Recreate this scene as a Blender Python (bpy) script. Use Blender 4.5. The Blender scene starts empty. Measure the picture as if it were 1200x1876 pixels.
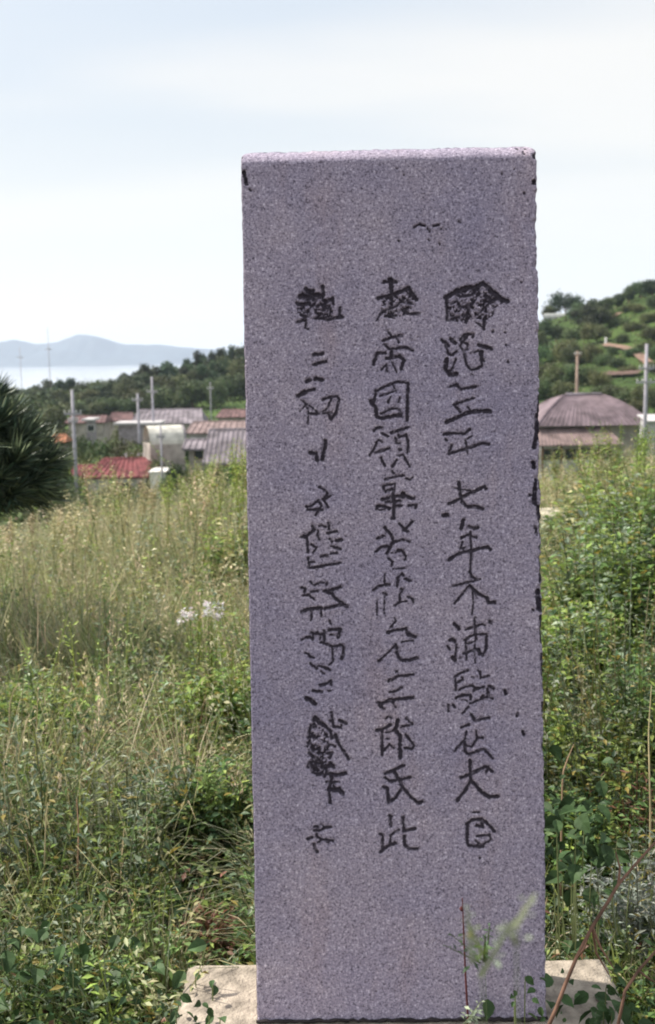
import bpy, math, random
import numpy as np
from mathutils import Vector, Matrix, Euler
random.seed(7); rng = np.random.default_rng(7)
R = math.radians
sc = bpy.context.scene
col = sc.collection

# ------------------------------------------------------------ camera
EYE = Vector((0, 0, 1.45)); FPX = 2085.0; PITCH = R(7.97); ROLL = R(-0.9)
cam_d = bpy.data.cameras.new('camera'); cam = bpy.data.objects.new('camera', cam_d); col.objects.link(cam)
cam_d.sensor_fit = 'VERTICAL'; cam_d.sensor_height = 36.0; cam_d.lens = FPX / 1876 * 36
cam_d.clip_start = 0.05; cam_d.clip_end = 40000
cam_d.dof.use_dof = True; cam_d.dof.focus_distance = 2.1; cam_d.dof.aperture_fstop = 7.5
MROT = Euler((math.pi/2 - PITCH, 0, 0)).to_matrix() @ Matrix.Rotation(ROLL, 3, 'Z')
cam.matrix_world = Matrix.Translation(EYE) @ MROT.to_4x4()
sc.camera = cam

# ------------------------------------------------------------ sky, sun, exposure
SUN_EL, SUN_AZ = R(50), R(-66)          # azimuth measured from +Y, negative = to the left
w = bpy.data.worlds.new('World'); sc.world = w; w.use_nodes = True
nt = w.node_tree; N = nt.nodes; L = nt.links
for n in list(N): N.remove(n)
out = N.new('ShaderNodeOutputWorld'); bg = N.new('ShaderNodeBackground')
sky = N.new('ShaderNodeTexSky'); sky.sky_type = 'NISHITA'; sky.sun_disc = False
sky.sun_elevation = SUN_EL; sky.sun_rotation = SUN_AZ; sky.air_density = 1.2; sky.dust_density = 3.0; sky.ozone_density = 1.0
bg.inputs['Strength'].default_value = 0.10
tc = N.new('ShaderNodeTexCoord'); sp = N.new('ShaderNodeSeparateXYZ'); L.new(tc.outputs['Generated'], sp.inputs[0])
mx = N.new('ShaderNodeMath'); mx.operation = 'MAXIMUM'; mx.inputs[1].default_value = 0.0; L.new(sp.outputs['Z'], mx.inputs[0])
ad = N.new('ShaderNodeMath'); ad.operation = 'ADD'; ad.inputs[1].default_value = 0.22; L.new(mx.outputs[0], ad.inputs[0])
cmb = N.new('ShaderNodeCombineXYZ')
for i, o in enumerate(('X', 'Y')):
    d = N.new('ShaderNodeMath'); d.operation = 'DIVIDE'; L.new(sp.outputs[o], d.inputs[0]); L.new(ad.outputs[0], d.inputs[1]); L.new(d.outputs[0], cmb.inputs[i])
mp = N.new('ShaderNodeMapping'); mp.inputs['Rotation'].default_value = (0, 0, R(-14)); mp.inputs['Scale'].default_value = (0.55, 1.7, 1); mp.inputs['Location'].default_value = (0.35, 0.55, 0)
L.new(cmb.outputs[0], mp.inputs[0])
nz = N.new('ShaderNodeTexNoise'); nz.inputs['Scale'].default_value = 0.8; nz.inputs['Detail'].default_value = 4; nz.inputs['Roughness'].default_value = 0.42; nz.inputs['Distortion'].default_value = 0.15
L.new(mp.outputs[0], nz.inputs[0])
cr = N.new('ShaderNodeMapRange'); cr.interpolation_type = 'SMOOTHSTEP'; cr.inputs['From Min'].default_value = 0.40; cr.inputs['From Max'].default_value = 0.62
L.new(nz.outputs['Fac'], cr.inputs['Value'])
veil = N.new('ShaderNodeMix'); veil.data_type = 'RGBA'; veil.inputs['Factor'].default_value = 0.80
L.new(sky.outputs[0], veil.inputs['A']); veil.inputs['B'].default_value = (4.9, 5.3, 5.75, 1)
cl = N.new('ShaderNodeMix'); cl.data_type = 'RGBA'; cl.inputs['B'].default_value = (6.3, 6.2, 6.0, 1)
clf = N.new('ShaderNodeMath'); clf.operation = 'MULTIPLY'; clf.inputs[1].default_value = 0.8; L.new(cr.outputs[0], clf.inputs[0])
L.new(clf.outputs[0], cl.inputs['Factor']); L.new(veil.outputs['Result'], cl.inputs['A'])
hz = N.new('ShaderNodeMapRange'); hz.interpolation_type = 'SMOOTHSTEP'; hz.inputs['From Min'].default_value = 0.05; hz.inputs['From Max'].default_value = 0.25; hz.inputs['To Min'].default_value = 0.95; hz.inputs['To Max'].default_value = 0.0
L.new(sp.outputs['Z'], hz.inputs['Value'])
hm = N.new('ShaderNodeMix'); hm.data_type = 'RGBA'; hm.inputs['B'].default_value = (6.0, 6.15, 6.1, 1)
L.new(hz.outputs[0], hm.inputs['Factor']); L.new(cl.outputs['Result'], hm.inputs['A'])
L.new(hm.outputs['Result'], bg.inputs['Color']); L.new(bg.outputs[0], out.inputs['Surface'])

sun_d = bpy.data.lights.new('sun', 'SUN'); sun = bpy.data.objects.new('sun', sun_d); col.objects.link(sun)
sun_d.energy = 4.3; sun_d.angle = R(2.5); sun_d.color = (1.0, 0.93, 0.82)
sv = Vector((math.sin(SUN_AZ)*math.cos(SUN_EL), math.cos(SUN_AZ)*math.cos(SUN_EL), math.sin(SUN_EL)))
sun.rotation_euler = sv.to_track_quat('Z', 'Y').to_euler()
sc.view_settings.view_transform = 'Standard'; sc.view_settings.look = 'None'
sc.view_settings.exposure = 0.70; sc.view_settings.gamma = 1.0; sc.view_settings.use_curve_mapping = False
sc.render.engine = 'CYCLES'
sc.cycles.volume_bounces = 1
sc.cycles.filter_width = 1.9

# ------------------------------------------------------------ projection helpers (photograph pixels, 1200 x 1876)
def ray(px, py): return MROT @ Vector(((px-600)/FPX, (938-py)/FPX, -1.0))
def at(px, py, Y):
    d = ray(px, py); return EYE + d*((Y-EYE.y)/d.y)
def atz(px, py, z):
    d = ray(px, py); return EYE + d*((z-EYE.z)/d.z)
MI = np.array(MROT.transposed()); EY = np.array(EYE)
def proj(P):
    q = (P-EY) @ MI.T
    return 600 + FPX*q[..., 0]/-q[..., 2], 938 - FPX*q[..., 1]/-q[..., 2]

# ------------------------------------------------------------ object helpers
def tag(o, label=None, cat=None, group=None, kind=None):
    if label: o['label'] = label
    if cat: o['category'] = cat
    if group: o['group'] = group
    if kind: o['kind'] = kind
    return o
def empty(name, loc, rz=0, **k):
    o = bpy.data.objects.new(name, None); col.objects.link(o); o.location = loc; o.rotation_euler = (0, 0, rz); o.empty_display_size = 0.2
    return tag(o, **k)
def link(name, me, mat, parent=None, **k):
    o = bpy.data.objects.new(name, me); col.objects.link(o)
    if mat is not None and not me.materials: me.materials.append(mat)
    if parent is not None: o.parent = parent
    return tag(o, **k)
def npmesh(name, V, F, C=None, smooth=False):
    """V (n,3), F (m,k) same arity, or list of such arrays; C per-vertex rgb"""
    me = bpy.data.meshes.new(name)
    Fs = [f for f in (F if isinstance(F, list) else [F]) if len(f)]
    V = np.asarray(V, dtype=np.float32)
    me.vertices.add(len(V)); me.vertices.foreach_set('co', V.ravel())
    idx = np.concatenate([f.ravel() for f in Fs]).astype(np.int32)
    tot = np.concatenate([np.full(len(f), f.shape[1]) for f in Fs]).astype(np.int32)
    st = np.concatenate([[0], np.cumsum(tot)[:-1]]).astype(np.int32)
    me.loops.add(len(idx)); me.loops.foreach_set('vertex_index', idx)
    me.polygons.add(len(tot)); me.polygons.foreach_set('loop_start', st); me.polygons.foreach_set('loop_total', tot)
    if C is not None:
        a = me.color_attributes.new('tint', 'FLOAT_COLOR', 'POINT')
        c4 = np.ones((len(V), 4), np.float32); c4[:, :3] = C; a.data.foreach_set('color', c4.ravel())
    me.update(calc_edges=True)
    if smooth: me.polygons.foreach_set('use_smooth', np.ones(len(tot), bool))
    return me
class MB:
    def __init__(s): s.v = []; s.f = []
    def add(s, vs, fs):
        b = len(s.v); s.v += [tuple(v) for v in vs]; s.f += [tuple(b+i for i in f) for f in fs]
    def box(s, c, d, rz=0):
        cx, cy, cz = c; x, y, z = d[0]/2, d[1]/2, d[2]/2; ca, sa = math.cos(rz), math.sin(rz)
        vs = [(cx+ca*a*x-sa*b*y, cy+sa*a*x+ca*b*y, cz+e*z) for a in (-1, 1) for b in (-1, 1) for e in (-1, 1)]
        s.add(vs, [(0, 1, 3, 2), (4, 6, 7, 5), (0, 4, 5, 1), (2, 3, 7, 6), (0, 2, 6, 4), (1, 5, 7, 3)])
    def tube(s, pts, rad, n=8, cap=True):
        pts = [Vector(p) for p in pts]; rings = []
        if not hasattr(rad, '__len__'): rad = [rad]*len(pts)
        for i, p in enumerate(pts):
            t = (pts[min(i+1, len(pts)-1)]-pts[max(i-1, 0)]).normalized()
            a = t.cross(Vector((0.13, 0.97, 0.2))).normalized(); b = t.cross(a)
            rings.append([p + (a*math.cos(2*math.pi*k/n)+b*math.sin(2*math.pi*k/n))*rad[i] for k in range(n)])
        base = len(s.v)
        for r_ in rings: s.v += [tuple(v) for v in r_]
        for i in range(len(pts)-1):
            for k in range(n):
                s.f.append((base+i*n+k, base+i*n+(k+1) % n, base+(i+1)*n+(k+1) % n, base+(i+1)*n+k))
        if cap:
            s.f.append(tuple(base+k for k in range(n))[::-1]); s.f.append(tuple(base+(len(pts)-1)*n+k for k in range(n)))
    def mesh(s, name, smooth=False):
        me = bpy.data.meshes.new(name); me.from_pydata(s.v, [], s.f); me.validate(); me.update()
        if smooth: me.polygons.foreach_set('use_smooth', [True]*len(me.polygons))
        return me
    def build(s, name, mat, parent=None, smooth=False, **k): return link(name, s.mesh(name, smooth), mat, parent, **k)

# ------------------------------------------------------------ materials
def mat(name, c, rough=0.85, var=0.25, scale=8.0, c2=None, bump=0.0, bscale=60, coord='Object', spec=0.3):
    m = bpy.data.materials.new(name); m.use_nodes = True; t = m.node_tree; b = t.nodes['Principled BSDF']
    b.inputs['Roughness'].default_value = rough; b.inputs['Specular IOR Level'].default_value = spec
    tc_ = t.nodes.new('ShaderNodeTexCoord'); n = t.nodes.new('ShaderNodeTexNoise'); n.inputs['Scale'].default_value = scale; n.inputs['Detail'].default_value = 6
    t.links.new(tc_.outputs[coord], n.inputs['Vector'])
    r_ = t.nodes.new('ShaderNodeValToRGB'); e = r_.color_ramp.elements
    d = c2 or tuple(x*(1-var*1.3) for x in c); u = tuple(min(1, x*(1+var)) for x in c)
    e[0].position = .32; e[0].color = (*d, 1); e[1].position = .68; e[1].color = (*u, 1)
    t.links.new(n.outputs['Fac'], r_.inputs[0]); t.links.new(r_.outputs[0], b.inputs['Base Color'])
    if bump:
        n2 = t.nodes.new('ShaderNodeTexNoise'); n2.inputs['Scale'].default_value = bscale; n2.inputs['Detail'].default_value = 4
        t.links.new(tc_.outputs[coord], n2.inputs['Vector'])
        bp = t.nodes.new('ShaderNodeBump'); bp.inputs['Strength'].default_value = bump; bp.inputs['Distance'].default_value = 1.0/bscale
        t.links.new(n2.outputs['Fac'], bp.inputs['Height']); t.links.new(bp.outputs[0], b.inputs['Normal'])
    return m
def leafmat(name, trans=0.35, rough=0.55, hue=1.0, gain=1.0, rnd=0.0):
    """tint comes from the mesh's own per-leaf colour"""
    m = bpy.data.materials.new(name); m.use_nodes = True; t = m.node_tree; b = t.nodes['Principled BSDF']; o = t.nodes['Material Output']
    a = t.nodes.new('ShaderNodeAttribute'); a.attribute_name = 'tint'
    mm = t.nodes.new('ShaderNodeMix'); mm.data_type = 'RGBA'; mm.blend_type = 'MULTIPLY'; mm.inputs['Factor'].default_value = 1
    src = a.outputs['Color']
    g = t.nodes.new('ShaderNodeCombineXYZ'); g.inputs[0].default_value = gain; g.inputs[1].default_value = gain; g.inputs[2].default_value = gain
    if rnd:
        oi = t.nodes.new('ShaderNodeObjectInfo'); hs = t.nodes.new('ShaderNodeHueSaturation')
        r1 = t.nodes.new('ShaderNodeMapRange'); r1.inputs['To Min'].default_value = 0.5-rnd*0.09; r1.inputs['To Max'].default_value = 0.5+rnd*0.05
        r2 = t.nodes.new('ShaderNodeMapRange'); r2.inputs['To Min'].default_value = 1-rnd*.5; r2.inputs['To Max'].default_value = 1+rnd*.5
        mu = t.nodes.new('ShaderNodeMath'); mu.operation = 'MULTIPLY'; mu.inputs[1].default_value = 7.3; fr = t.nodes.new('ShaderNodeMath'); fr.operation = 'FRACT'
        t.links.new(oi.outputs['Random'], r1.inputs['Value']); t.links.new(oi.outputs['Random'], mu.inputs[0]); t.links.new(mu.outputs[0], fr.inputs[0]); t.links.new(fr.outputs[0], r2.inputs['Value'])
        t.links.new(r1.outputs[0], hs.inputs['Hue']); t.links.new(r2.outputs[0], hs.inputs['Value']); t.links.new(src, hs.inputs['Color']); src = hs.outputs[0]
    t.links.new(src, mm.inputs['A']); t.links.new(g.outputs[0], mm.inputs['B'])
    b.inputs['Roughness'].default_value = rough; b.inputs['Specular IOR Level'].default_value = 0.35
    t.links.new(mm.outputs['Result'], b.inputs['Base Color'])
    tr = t.nodes.new('ShaderNodeBsdfTranslucent'); t.links.new(mm.outputs['Result'], tr.inputs['Color'])
    ms = t.nodes.new('ShaderNodeMixShader'); ms.inputs[0].default_value = trans
    t.links.new(b.outputs[0], ms.inputs[1]); t.links.new(tr.outputs[0], ms.inputs[2]); t.links.new(ms.outputs[0], o.inputs['Surface'])
    return m

# ------------------------------------------------------------ terrain
def smooth(a, b, v):
    t = np.clip((v-a)/(b-a), 0, 1); return t*t*(3-2*t)
_vy = [-60, 0, 9.5, 12, 25, 60, 105, 150, 220, 330, 420, 1000, 1500, 9000]
_vz = [0, 0, 0, -.4, -2.6, -8.2, -12.7, -13.6, -15.2, -15.0, -21, -47, -62, -62]
def H(x, y):
    x = np.asarray(x, float); y = np.asarray(y, float)
    z = np.interp(y, _vy, _vz)
    near = 1-smooth(14, 60, y)
    z = z + near*(0.075*np.clip(x, -6, 6)*smooth(2.6, 6, y)) + near*0.04*np.sin(x*1.7+y*.9)*smooth(2.6, 4, y)
    hill = 43*np.exp(-((x-140)**2)/(2*72**2)-((y-400)**2)/(2*125**2))
    hill2 = 7*np.exp(-((x+5)**2)/(2*45**2)-((y-430)**2)/(2*70**2))
    back = 30*smooth(80, 260, x)*smooth(60, 220, y)*(1-smooth(700, 1400, y))*.5
    z = z + hill + hill2 + back + 0.6*np.sin(x*.11)*np.cos(y*.07)*smooth(60, 150, y)
    return z
ys = np.concatenate([np.linspace(-40, 0, 6)[:-1], np.linspace(0, 16, 49)[:-1], np.geomspace(16, 7800, 118)])
us = np.linspace(-1, 1, 121); us = np.sign(us)*np.abs(us)**1.5
X = us[None, :]*(14+0.95*np.abs(ys[:, None])); Y = np.repeat(ys[:, None], len(us), 1)
Z = H(X, Y)
V = np.stack([X, Y, Z], -1).reshape(-1, 3)
def gridfaces(n, m):
    i = np.arange(n-1)[:, None]*m+np.arange(m-1)[None, :]; i = i.ravel()
    return np.stack([i, i+1, i+m+1, i+m], 1)
mg = bpy.data.materials.new('soil_and_meadow'); mg.use_nodes = True; t = mg.node_tree; b = t.nodes['Principled BSDF']; b.inputs['Roughness'].default_value = 1; b.inputs['Specular IOR Level'].default_value = .1
geo = t.nodes.new('ShaderNodeNewGeometry'); n1 = t.nodes.new('ShaderNodeTexNoise'); n1.inputs['Scale'].default_value = .06; n1.inputs['Detail'].default_value = 9; n1.inputs['Roughness'].default_value = .65
n2 = t.nodes.new('ShaderNodeTexNoise'); n2.inputs['Scale'].default_value = 9; n2.inputs['Detail'].default_value = 8
t.links.new(geo.outputs['Position'], n1.inputs['Vector']); t.links.new(geo.outputs['Position'], n2.inputs['Vector'])
r1 = t.nodes.new('ShaderNodeValToRGB'); e = r1.color_ramp.elements; e[0].position = .35; e[0].color = (.035, .062, .02, 1); e[1].position = .7; e[1].color = (.10, .15, .045, 1)
e2 = r1.color_ramp.elements.new(.55); e2.color = (.07, .11, .03, 1)
r2 = t.nodes.new('ShaderNodeValToRGB'); e = r2.color_ramp.elements; e[0].position = .3; e[0].color = (.025, .018, .012, 1); e[1].position = .75; e[1].color = (.10, .075, .045, 1)
spx = t.nodes.new('ShaderNodeSeparateXYZ'); t.links.new(geo.outputs['Position'], spx.inputs[0])
mr = t.nodes.new('ShaderNodeMapRange'); mr.inputs['From Min'].default_value = 10; mr.inputs['From Max'].default_value = 30; t.links.new(spx.outputs['Y'], mr.inputs['Value'])
mm = t.nodes.new('ShaderNodeMix'); mm.data_type = 'RGBA'
t.links.new(n1.outputs['Fac'], r1.inputs[0]); t.links.new(n2.outputs['Fac'], r2.inputs[0]); t.links.new(mr.outputs[0], mm.inputs['Factor'])
t.links.new(r2.outputs[0], mm.inputs['A']); t.links.new(r1.outputs[0], mm.inputs['B']); t.links.new(mm.outputs['Result'], b.inputs['Base Color'])
link('ground', npmesh('ground', V, gridfaces(len(ys), len(us)), smooth=True), mg, kind='structure')

# water of the bay
mw = bpy.data.materials.new('sea_water'); mw.use_nodes = True; b = mw.node_tree.nodes['Principled BSDF']
b.inputs['Base Color'].default_value = (.48, .50, .51, 1); b.inputs['Roughness'].default_value = .12; b.inputs['IOR'].default_value = 1.33  # pale base colour has the sea's glare and mist painted in
tn = mw.node_tree.nodes.new('ShaderNodeTexNoise'); tn.inputs['Scale'].default_value = .08; tn.inputs['Detail'].default_value = 5
tg = mw.node_tree.nodes.new('ShaderNodeNewGeometry'); mw.node_tree.links.new(tg.outputs['Position'], tn.inputs['Vector'])
bp = mw.node_tree.nodes.new('ShaderNodeBump'); bp.inputs['Strength'].default_value = .25; bp.inputs['Distance'].default_value = 2.0
mw.node_tree.links.new(tn.outputs['Fac'], bp.inputs['Height']); mw.node_tree.links.new(bp.outputs[0], b.inputs['Normal'])
SEA = -48.0
link('water', npmesh('water', np.array([(-7000, 900, SEA), (7000, 900, SEA), (7000, 7700, SEA), (-7000, 7700, SEA)]), np.array([[0, 1, 2, 3]])), mw, kind='structure')

# far hills across the bay
prof = [(-700, 640), (-500, 625), (-350, 632), (-200, 618), (-80, 626), (0, 628), (40, 622), (75, 630), (110, 627), (150, 612), (165, 613), (195, 619), (240, 631), (300, 631), (340, 636), (420, 641), (520, 636), (640, 628), (800, 634), (1000, 622), (1300, 630), (1800, 625)]
hx = np.linspace(-2600, 3200, 260); YH = 6700.0; px_of = 600+FPX*hx/YH*1.0
pz = []
for x_, p_ in zip(hx, px_of):
    py = np.interp(p_, [a for a, _ in prof], [b_ for _, b_ in prof]); q = at(p_, py, YH); pz.append(q.z)
pz = np.array(pz); nn = rng.normal(size=len(pz)); nn = np.convolve(nn, np.ones(5)/5, 'same')*4; pz = pz+nn
rows = [(-760, 0), (-560, .10), (-360, .38), (-180, .72), (0, 1), (220, .8), (500, .35), (800, 0)]
VV = []
for i, (dy, f) in enumerate(rows):
    wob = 1+.18*np.convolve(rng.normal(size=len(pz)), np.ones(9)/3, 'same')*(0 if f in (0, 1) else 1)
    VV.append(np.stack([hx, YH+dy+60*np.sin(hx/170+i), SEA-2+(pz-SEA+2)*np.clip(f*wob, 0, 1)], -1))
VV = np.array(VV).reshape(-1, 3)
link('hills', npmesh('hills', VV, gridfaces(len(rows), len(hx)), smooth=True), mat('far_woodland', (.035, .055, .06), scale=.01, coord='Object'), kind='structure')

# ------------------------------------------------------------ carving data, traced as strokes: (origin x, origin y, zoom) then width:points
CH = {}
CH['c1'] = [
 (780,480,5.211,"8:190,340 300,270 400,238 460,242 550,200 600,240;8:600,240 660,300 720,350 780,375;4:190,340 200,440 205,560;4:205,560 320,520;5:430,400 400,480 385,575;4:350,430 430,400;5:560,540 555,640;3:470,570 555,625;7:570,320 640,360 700,340;3:640,300 600,400 500,500;3:240,400 300,370 330,440;4:280,300 330,330 440,310","190,330 320,260 560,200 700,300 780,370 660,440 640,520 570,560 470,540 380,580 200,570"),
 (780,480,5.211,"6:150,745 190,770 215,800;6:235,735 285,775;5:190,800 215,870 245,890 300,850;8:200,930 190,1020 230,1080 290,1070;4:290,930 250,1020 210,1060;5:330,740 380,690 455,690 450,720;4:400,700 330,800 360,850 400,830 400,780 340,760;7:510,790 570,810 625,830;6:540,850 530,930 550,940;5:370,880 390,980 430,1030 490,1020 540,990 520,860;3:430,870 500,850;3:440,1070 460,1080",""),
 (780,480,5.211,"5:230,1190 290,1170 340,1215 410,1200 480,1190;5:270,1365 350,1335 455,1300;5:280,1370 330,1430;4:400,1380 430,1430;7:200,1530 300,1485 400,1440 520,1420 615,1425",""),
 (780,480,5.211,"5:175,1645 280,1635 370,1640 420,1600;4:190,1690 200,1700;5:250,1750 220,1830 290,1810 350,1790 430,1770 540,1730 600,1740;3:440,1660 380,1700 400,1840",""),
 (780,840,5.211,"6:220,435 330,385 430,330 560,270 575,290;6:315,225 330,330 350,420 400,465 470,460 545,480;3:270,280 430,310;8:170,545 205,540",""),
 (780,840,5.211,"7:360,590 340,670;6:415,650 460,670 500,660;5:340,760 400,730 480,755;4:350,800 330,860 380,850;6:220,970 320,905 430,880 590,845 620,870;4:430,700 435,900 430,990 425,1060",""),
 (780,840,5.211,"4:265,1220 400,1185 520,1155;5:420,1080 440,1130 480,1150;4:400,1230 330,1320 275,1390;6:420,1215 500,1290 580,1330 610,1380 660,1375;3:445,1230 455,1390 440,1490;3:470,1290 490,1330",""),
 (800,1120,9.383,"7:310,220 370,280 380,310;6:230,500 270,475 310,520;4:190,605 220,660;4:340,580 335,700 320,850;7:280,800 320,850;4:500,315 620,275 780,225 830,240;4:650,120 660,300 680,490;6:910,180 940,200;4:490,500 560,440 680,400 860,395 870,440;4:500,500 505,600 515,830;5:850,440 855,640 800,760 740,740 720,650;3:500,560 600,545 680,500;5:460,730 600,680 720,650 760,740;3:660,560 650,680 665,880;3:400,800 425,800",""),
 (800,1120,9.383,"4:310,1130 420,1060 540,1015;4:325,1120 330,1370;4:440,1140 450,1190 350,1230;4:380,1360 470,1310 600,1280 700,1330 640,1370;5:640,1360 700,1330 820,1310;5:330,1500 450,1450 580,1440 590,1520;3:430,1520 520,1545;4:200,1620 205,1720;5:280,1610 310,1650;4:580,1590 700,1540 900,1480 960,1500;4:550,1640 500,1700 440,1760;4:710,1020 750,1060 760,1150 900,1110;3:610,1130 640,1150;5:900,1290 980,1330;5:870,1340 900,1480 780,1490 800,1450",""),
 (780,1200,4.69,"5:390,510 430,570 490,550 545,545;5:310,625 370,600;4:250,830 280,790 340,720 350,660;5:340,750 335,830 370,855 500,810 575,890;4:435,655 440,720 400,790 350,780;4:440,715 495,715",""),
 (780,1200,4.69,"6:300,1060 400,1020 520,960 570,1000;6:380,910 385,1000 390,1080 330,1180 270,1255;7:400,1090 480,1180 550,1225 620,1215;5:540,960 520,1010",""),
 (780,1200,4.69,"3:400,1355 460,1355;6:350,1460 400,1420 480,1415 530,1450 590,1520;6:360,1460 355,1600 370,1640 490,1650;6:480,1420 490,1480 440,1470;4:440,1560 550,1550 560,1590 480,1640 430,1600;3:460,1740 468,1748",""),
]
CH['c2'] = [
 (650,480,5.213,"11:340,170 345,190;8:345,190 350,280;6:275,190 400,190;7:225,345 330,320 440,280 520,245 550,300 590,360;5:460,460 520,495 615,495;3:290,520 400,510;3:450,360 400,420 250,480 210,560;6:515,390 530,390","250,350 540,260 590,370 500,500 380,540 230,520"),
 (650,480,5.213,"4:315,660 345,700;5:265,755 350,720 450,700;4:400,720 420,765;5:290,790 330,830 400,825 480,815 555,845;6:180,975 215,870 290,870;7:350,860 340,920;6:300,920 430,900 470,940 440,1030;4:250,1030 300,980 310,1040;3:350,950 400,1050",""),
 (650,480,5.213,"5:200,1235 290,1190 400,1145 510,1155;6:510,1160 505,1300 500,1510;7:150,1320 200,1400 210,1480 260,1490 440,1460;4:240,1280 400,1225;5:200,1260 180,1350;4:340,1290 320,1340;4:430,1300 420,1340;4:250,1450 350,1400 410,1400 450,1440;3:370,1180 400,1240",""),
 (660,760,9.383,"5:230,270 290,220 380,220;5:370,320 470,370;4:270,480 320,430 380,470;4:280,480 240,580 160,700;5:275,650 380,615 500,575;5:360,750 420,880;5:530,310 640,275 830,215;5:650,330 670,385 790,350;5:790,350 820,450 815,640;4:610,400 620,480 690,490;5:670,595 700,600;4:640,695 740,690 790,790 850,890;5:620,790 550,890",""),
 (660,760,9.383,"4:540,960 590,1030;4:430,1110 530,1080 750,1040;3:780,1090 850,1120 900,1080;5:390,1220 430,1320 560,1270;4:400,1215 590,1190 590,1300;6:370,1460 520,1420 690,1390 760,1370 850,1430 920,1440;9:740,1360 745,1400;6:280,1620 290,1570 420,1570 500,1610;5:600,1570 710,1560;5:440,1500 700,1480;6:570,1350 580,1500 575,1780;4:530,1775 600,1770;5:830,1560 960,1550 950,1600;3:330,1640 430,1630",""),
 (650,840,5.213,"5:425,620 450,650 480,690 500,660 550,605;5:460,690 510,695;6:285,660 340,720 370,790 340,850 305,910;5:215,765 280,740;5:200,890 250,850 320,840;5:380,800 460,775 525,795;5:410,880 450,880 485,930 480,970;4:320,950 360,990 350,1030;3:400,900 350,900;3:370,1055 480,1050",""),
 (650,840,5.213,"3:285,1100 285,1190;5:180,1255 230,1220 330,1205;5:275,1290 305,1300;3:285,1290 280,1480;3:215,1345 210,1490;5:405,1220 410,1140 450,1105 470,1120;5:480,1150 540,1170;4:440,1250 460,1250 430,1300 430,1370 380,1410;4:430,1375 490,1360;4:505,1320 550,1340 560,1375",""),
 (660,1130,9.23,"3:580,20 600,70 520,180;5:460,270 600,230 780,200 800,280 860,310 940,340;8:790,270 830,310;7:900,335 930,345;4:600,470 520,560 430,650 320,750;6:310,750 330,750;5:620,540 600,500;6:620,600 650,680 700,740 850,730 960,700;3:700,430 900,400",""),
 (660,1130,9.23,"5:480,1090 560,1060 640,1000 780,1000 900,970;5:610,930 630,930;4:500,1280 590,1260 700,1200;6:300,1450 350,1480 480,1420 620,1400 890,1370;5:320,1500 400,1560;4:530,1430 600,1540",""),
 (650,1200,4.693,"4:265,550 290,530 320,545;6:190,650 240,640 310,600;5:235,660 235,860;4:235,840 300,770 335,800;7:370,560 350,650 390,700 390,880;4:440,545 500,600 400,620;5:440,690 510,780 490,810 430,800;3:265,720 300,720;4:270,670 340,650",""),
 (650,1200,4.693,"6:260,1020 340,990 420,950;6:340,1000 370,1060 420,1150 490,1230 540,1275 585,1265;5:260,1055 310,1090 400,1070 480,1055;6:250,1135 280,1150 290,1270 350,1230 395,1160",""),
 (650,1200,4.693,"5:305,1390 310,1470;7:300,1385 310,1390;5:220,1540 240,1560 235,1690;4:305,1620 310,1550 380,1505;6:220,1690 290,1640 350,1620;5:415,1395 420,1520 520,1495;6:425,1560 430,1640 470,1670 540,1670",""),
]
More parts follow.
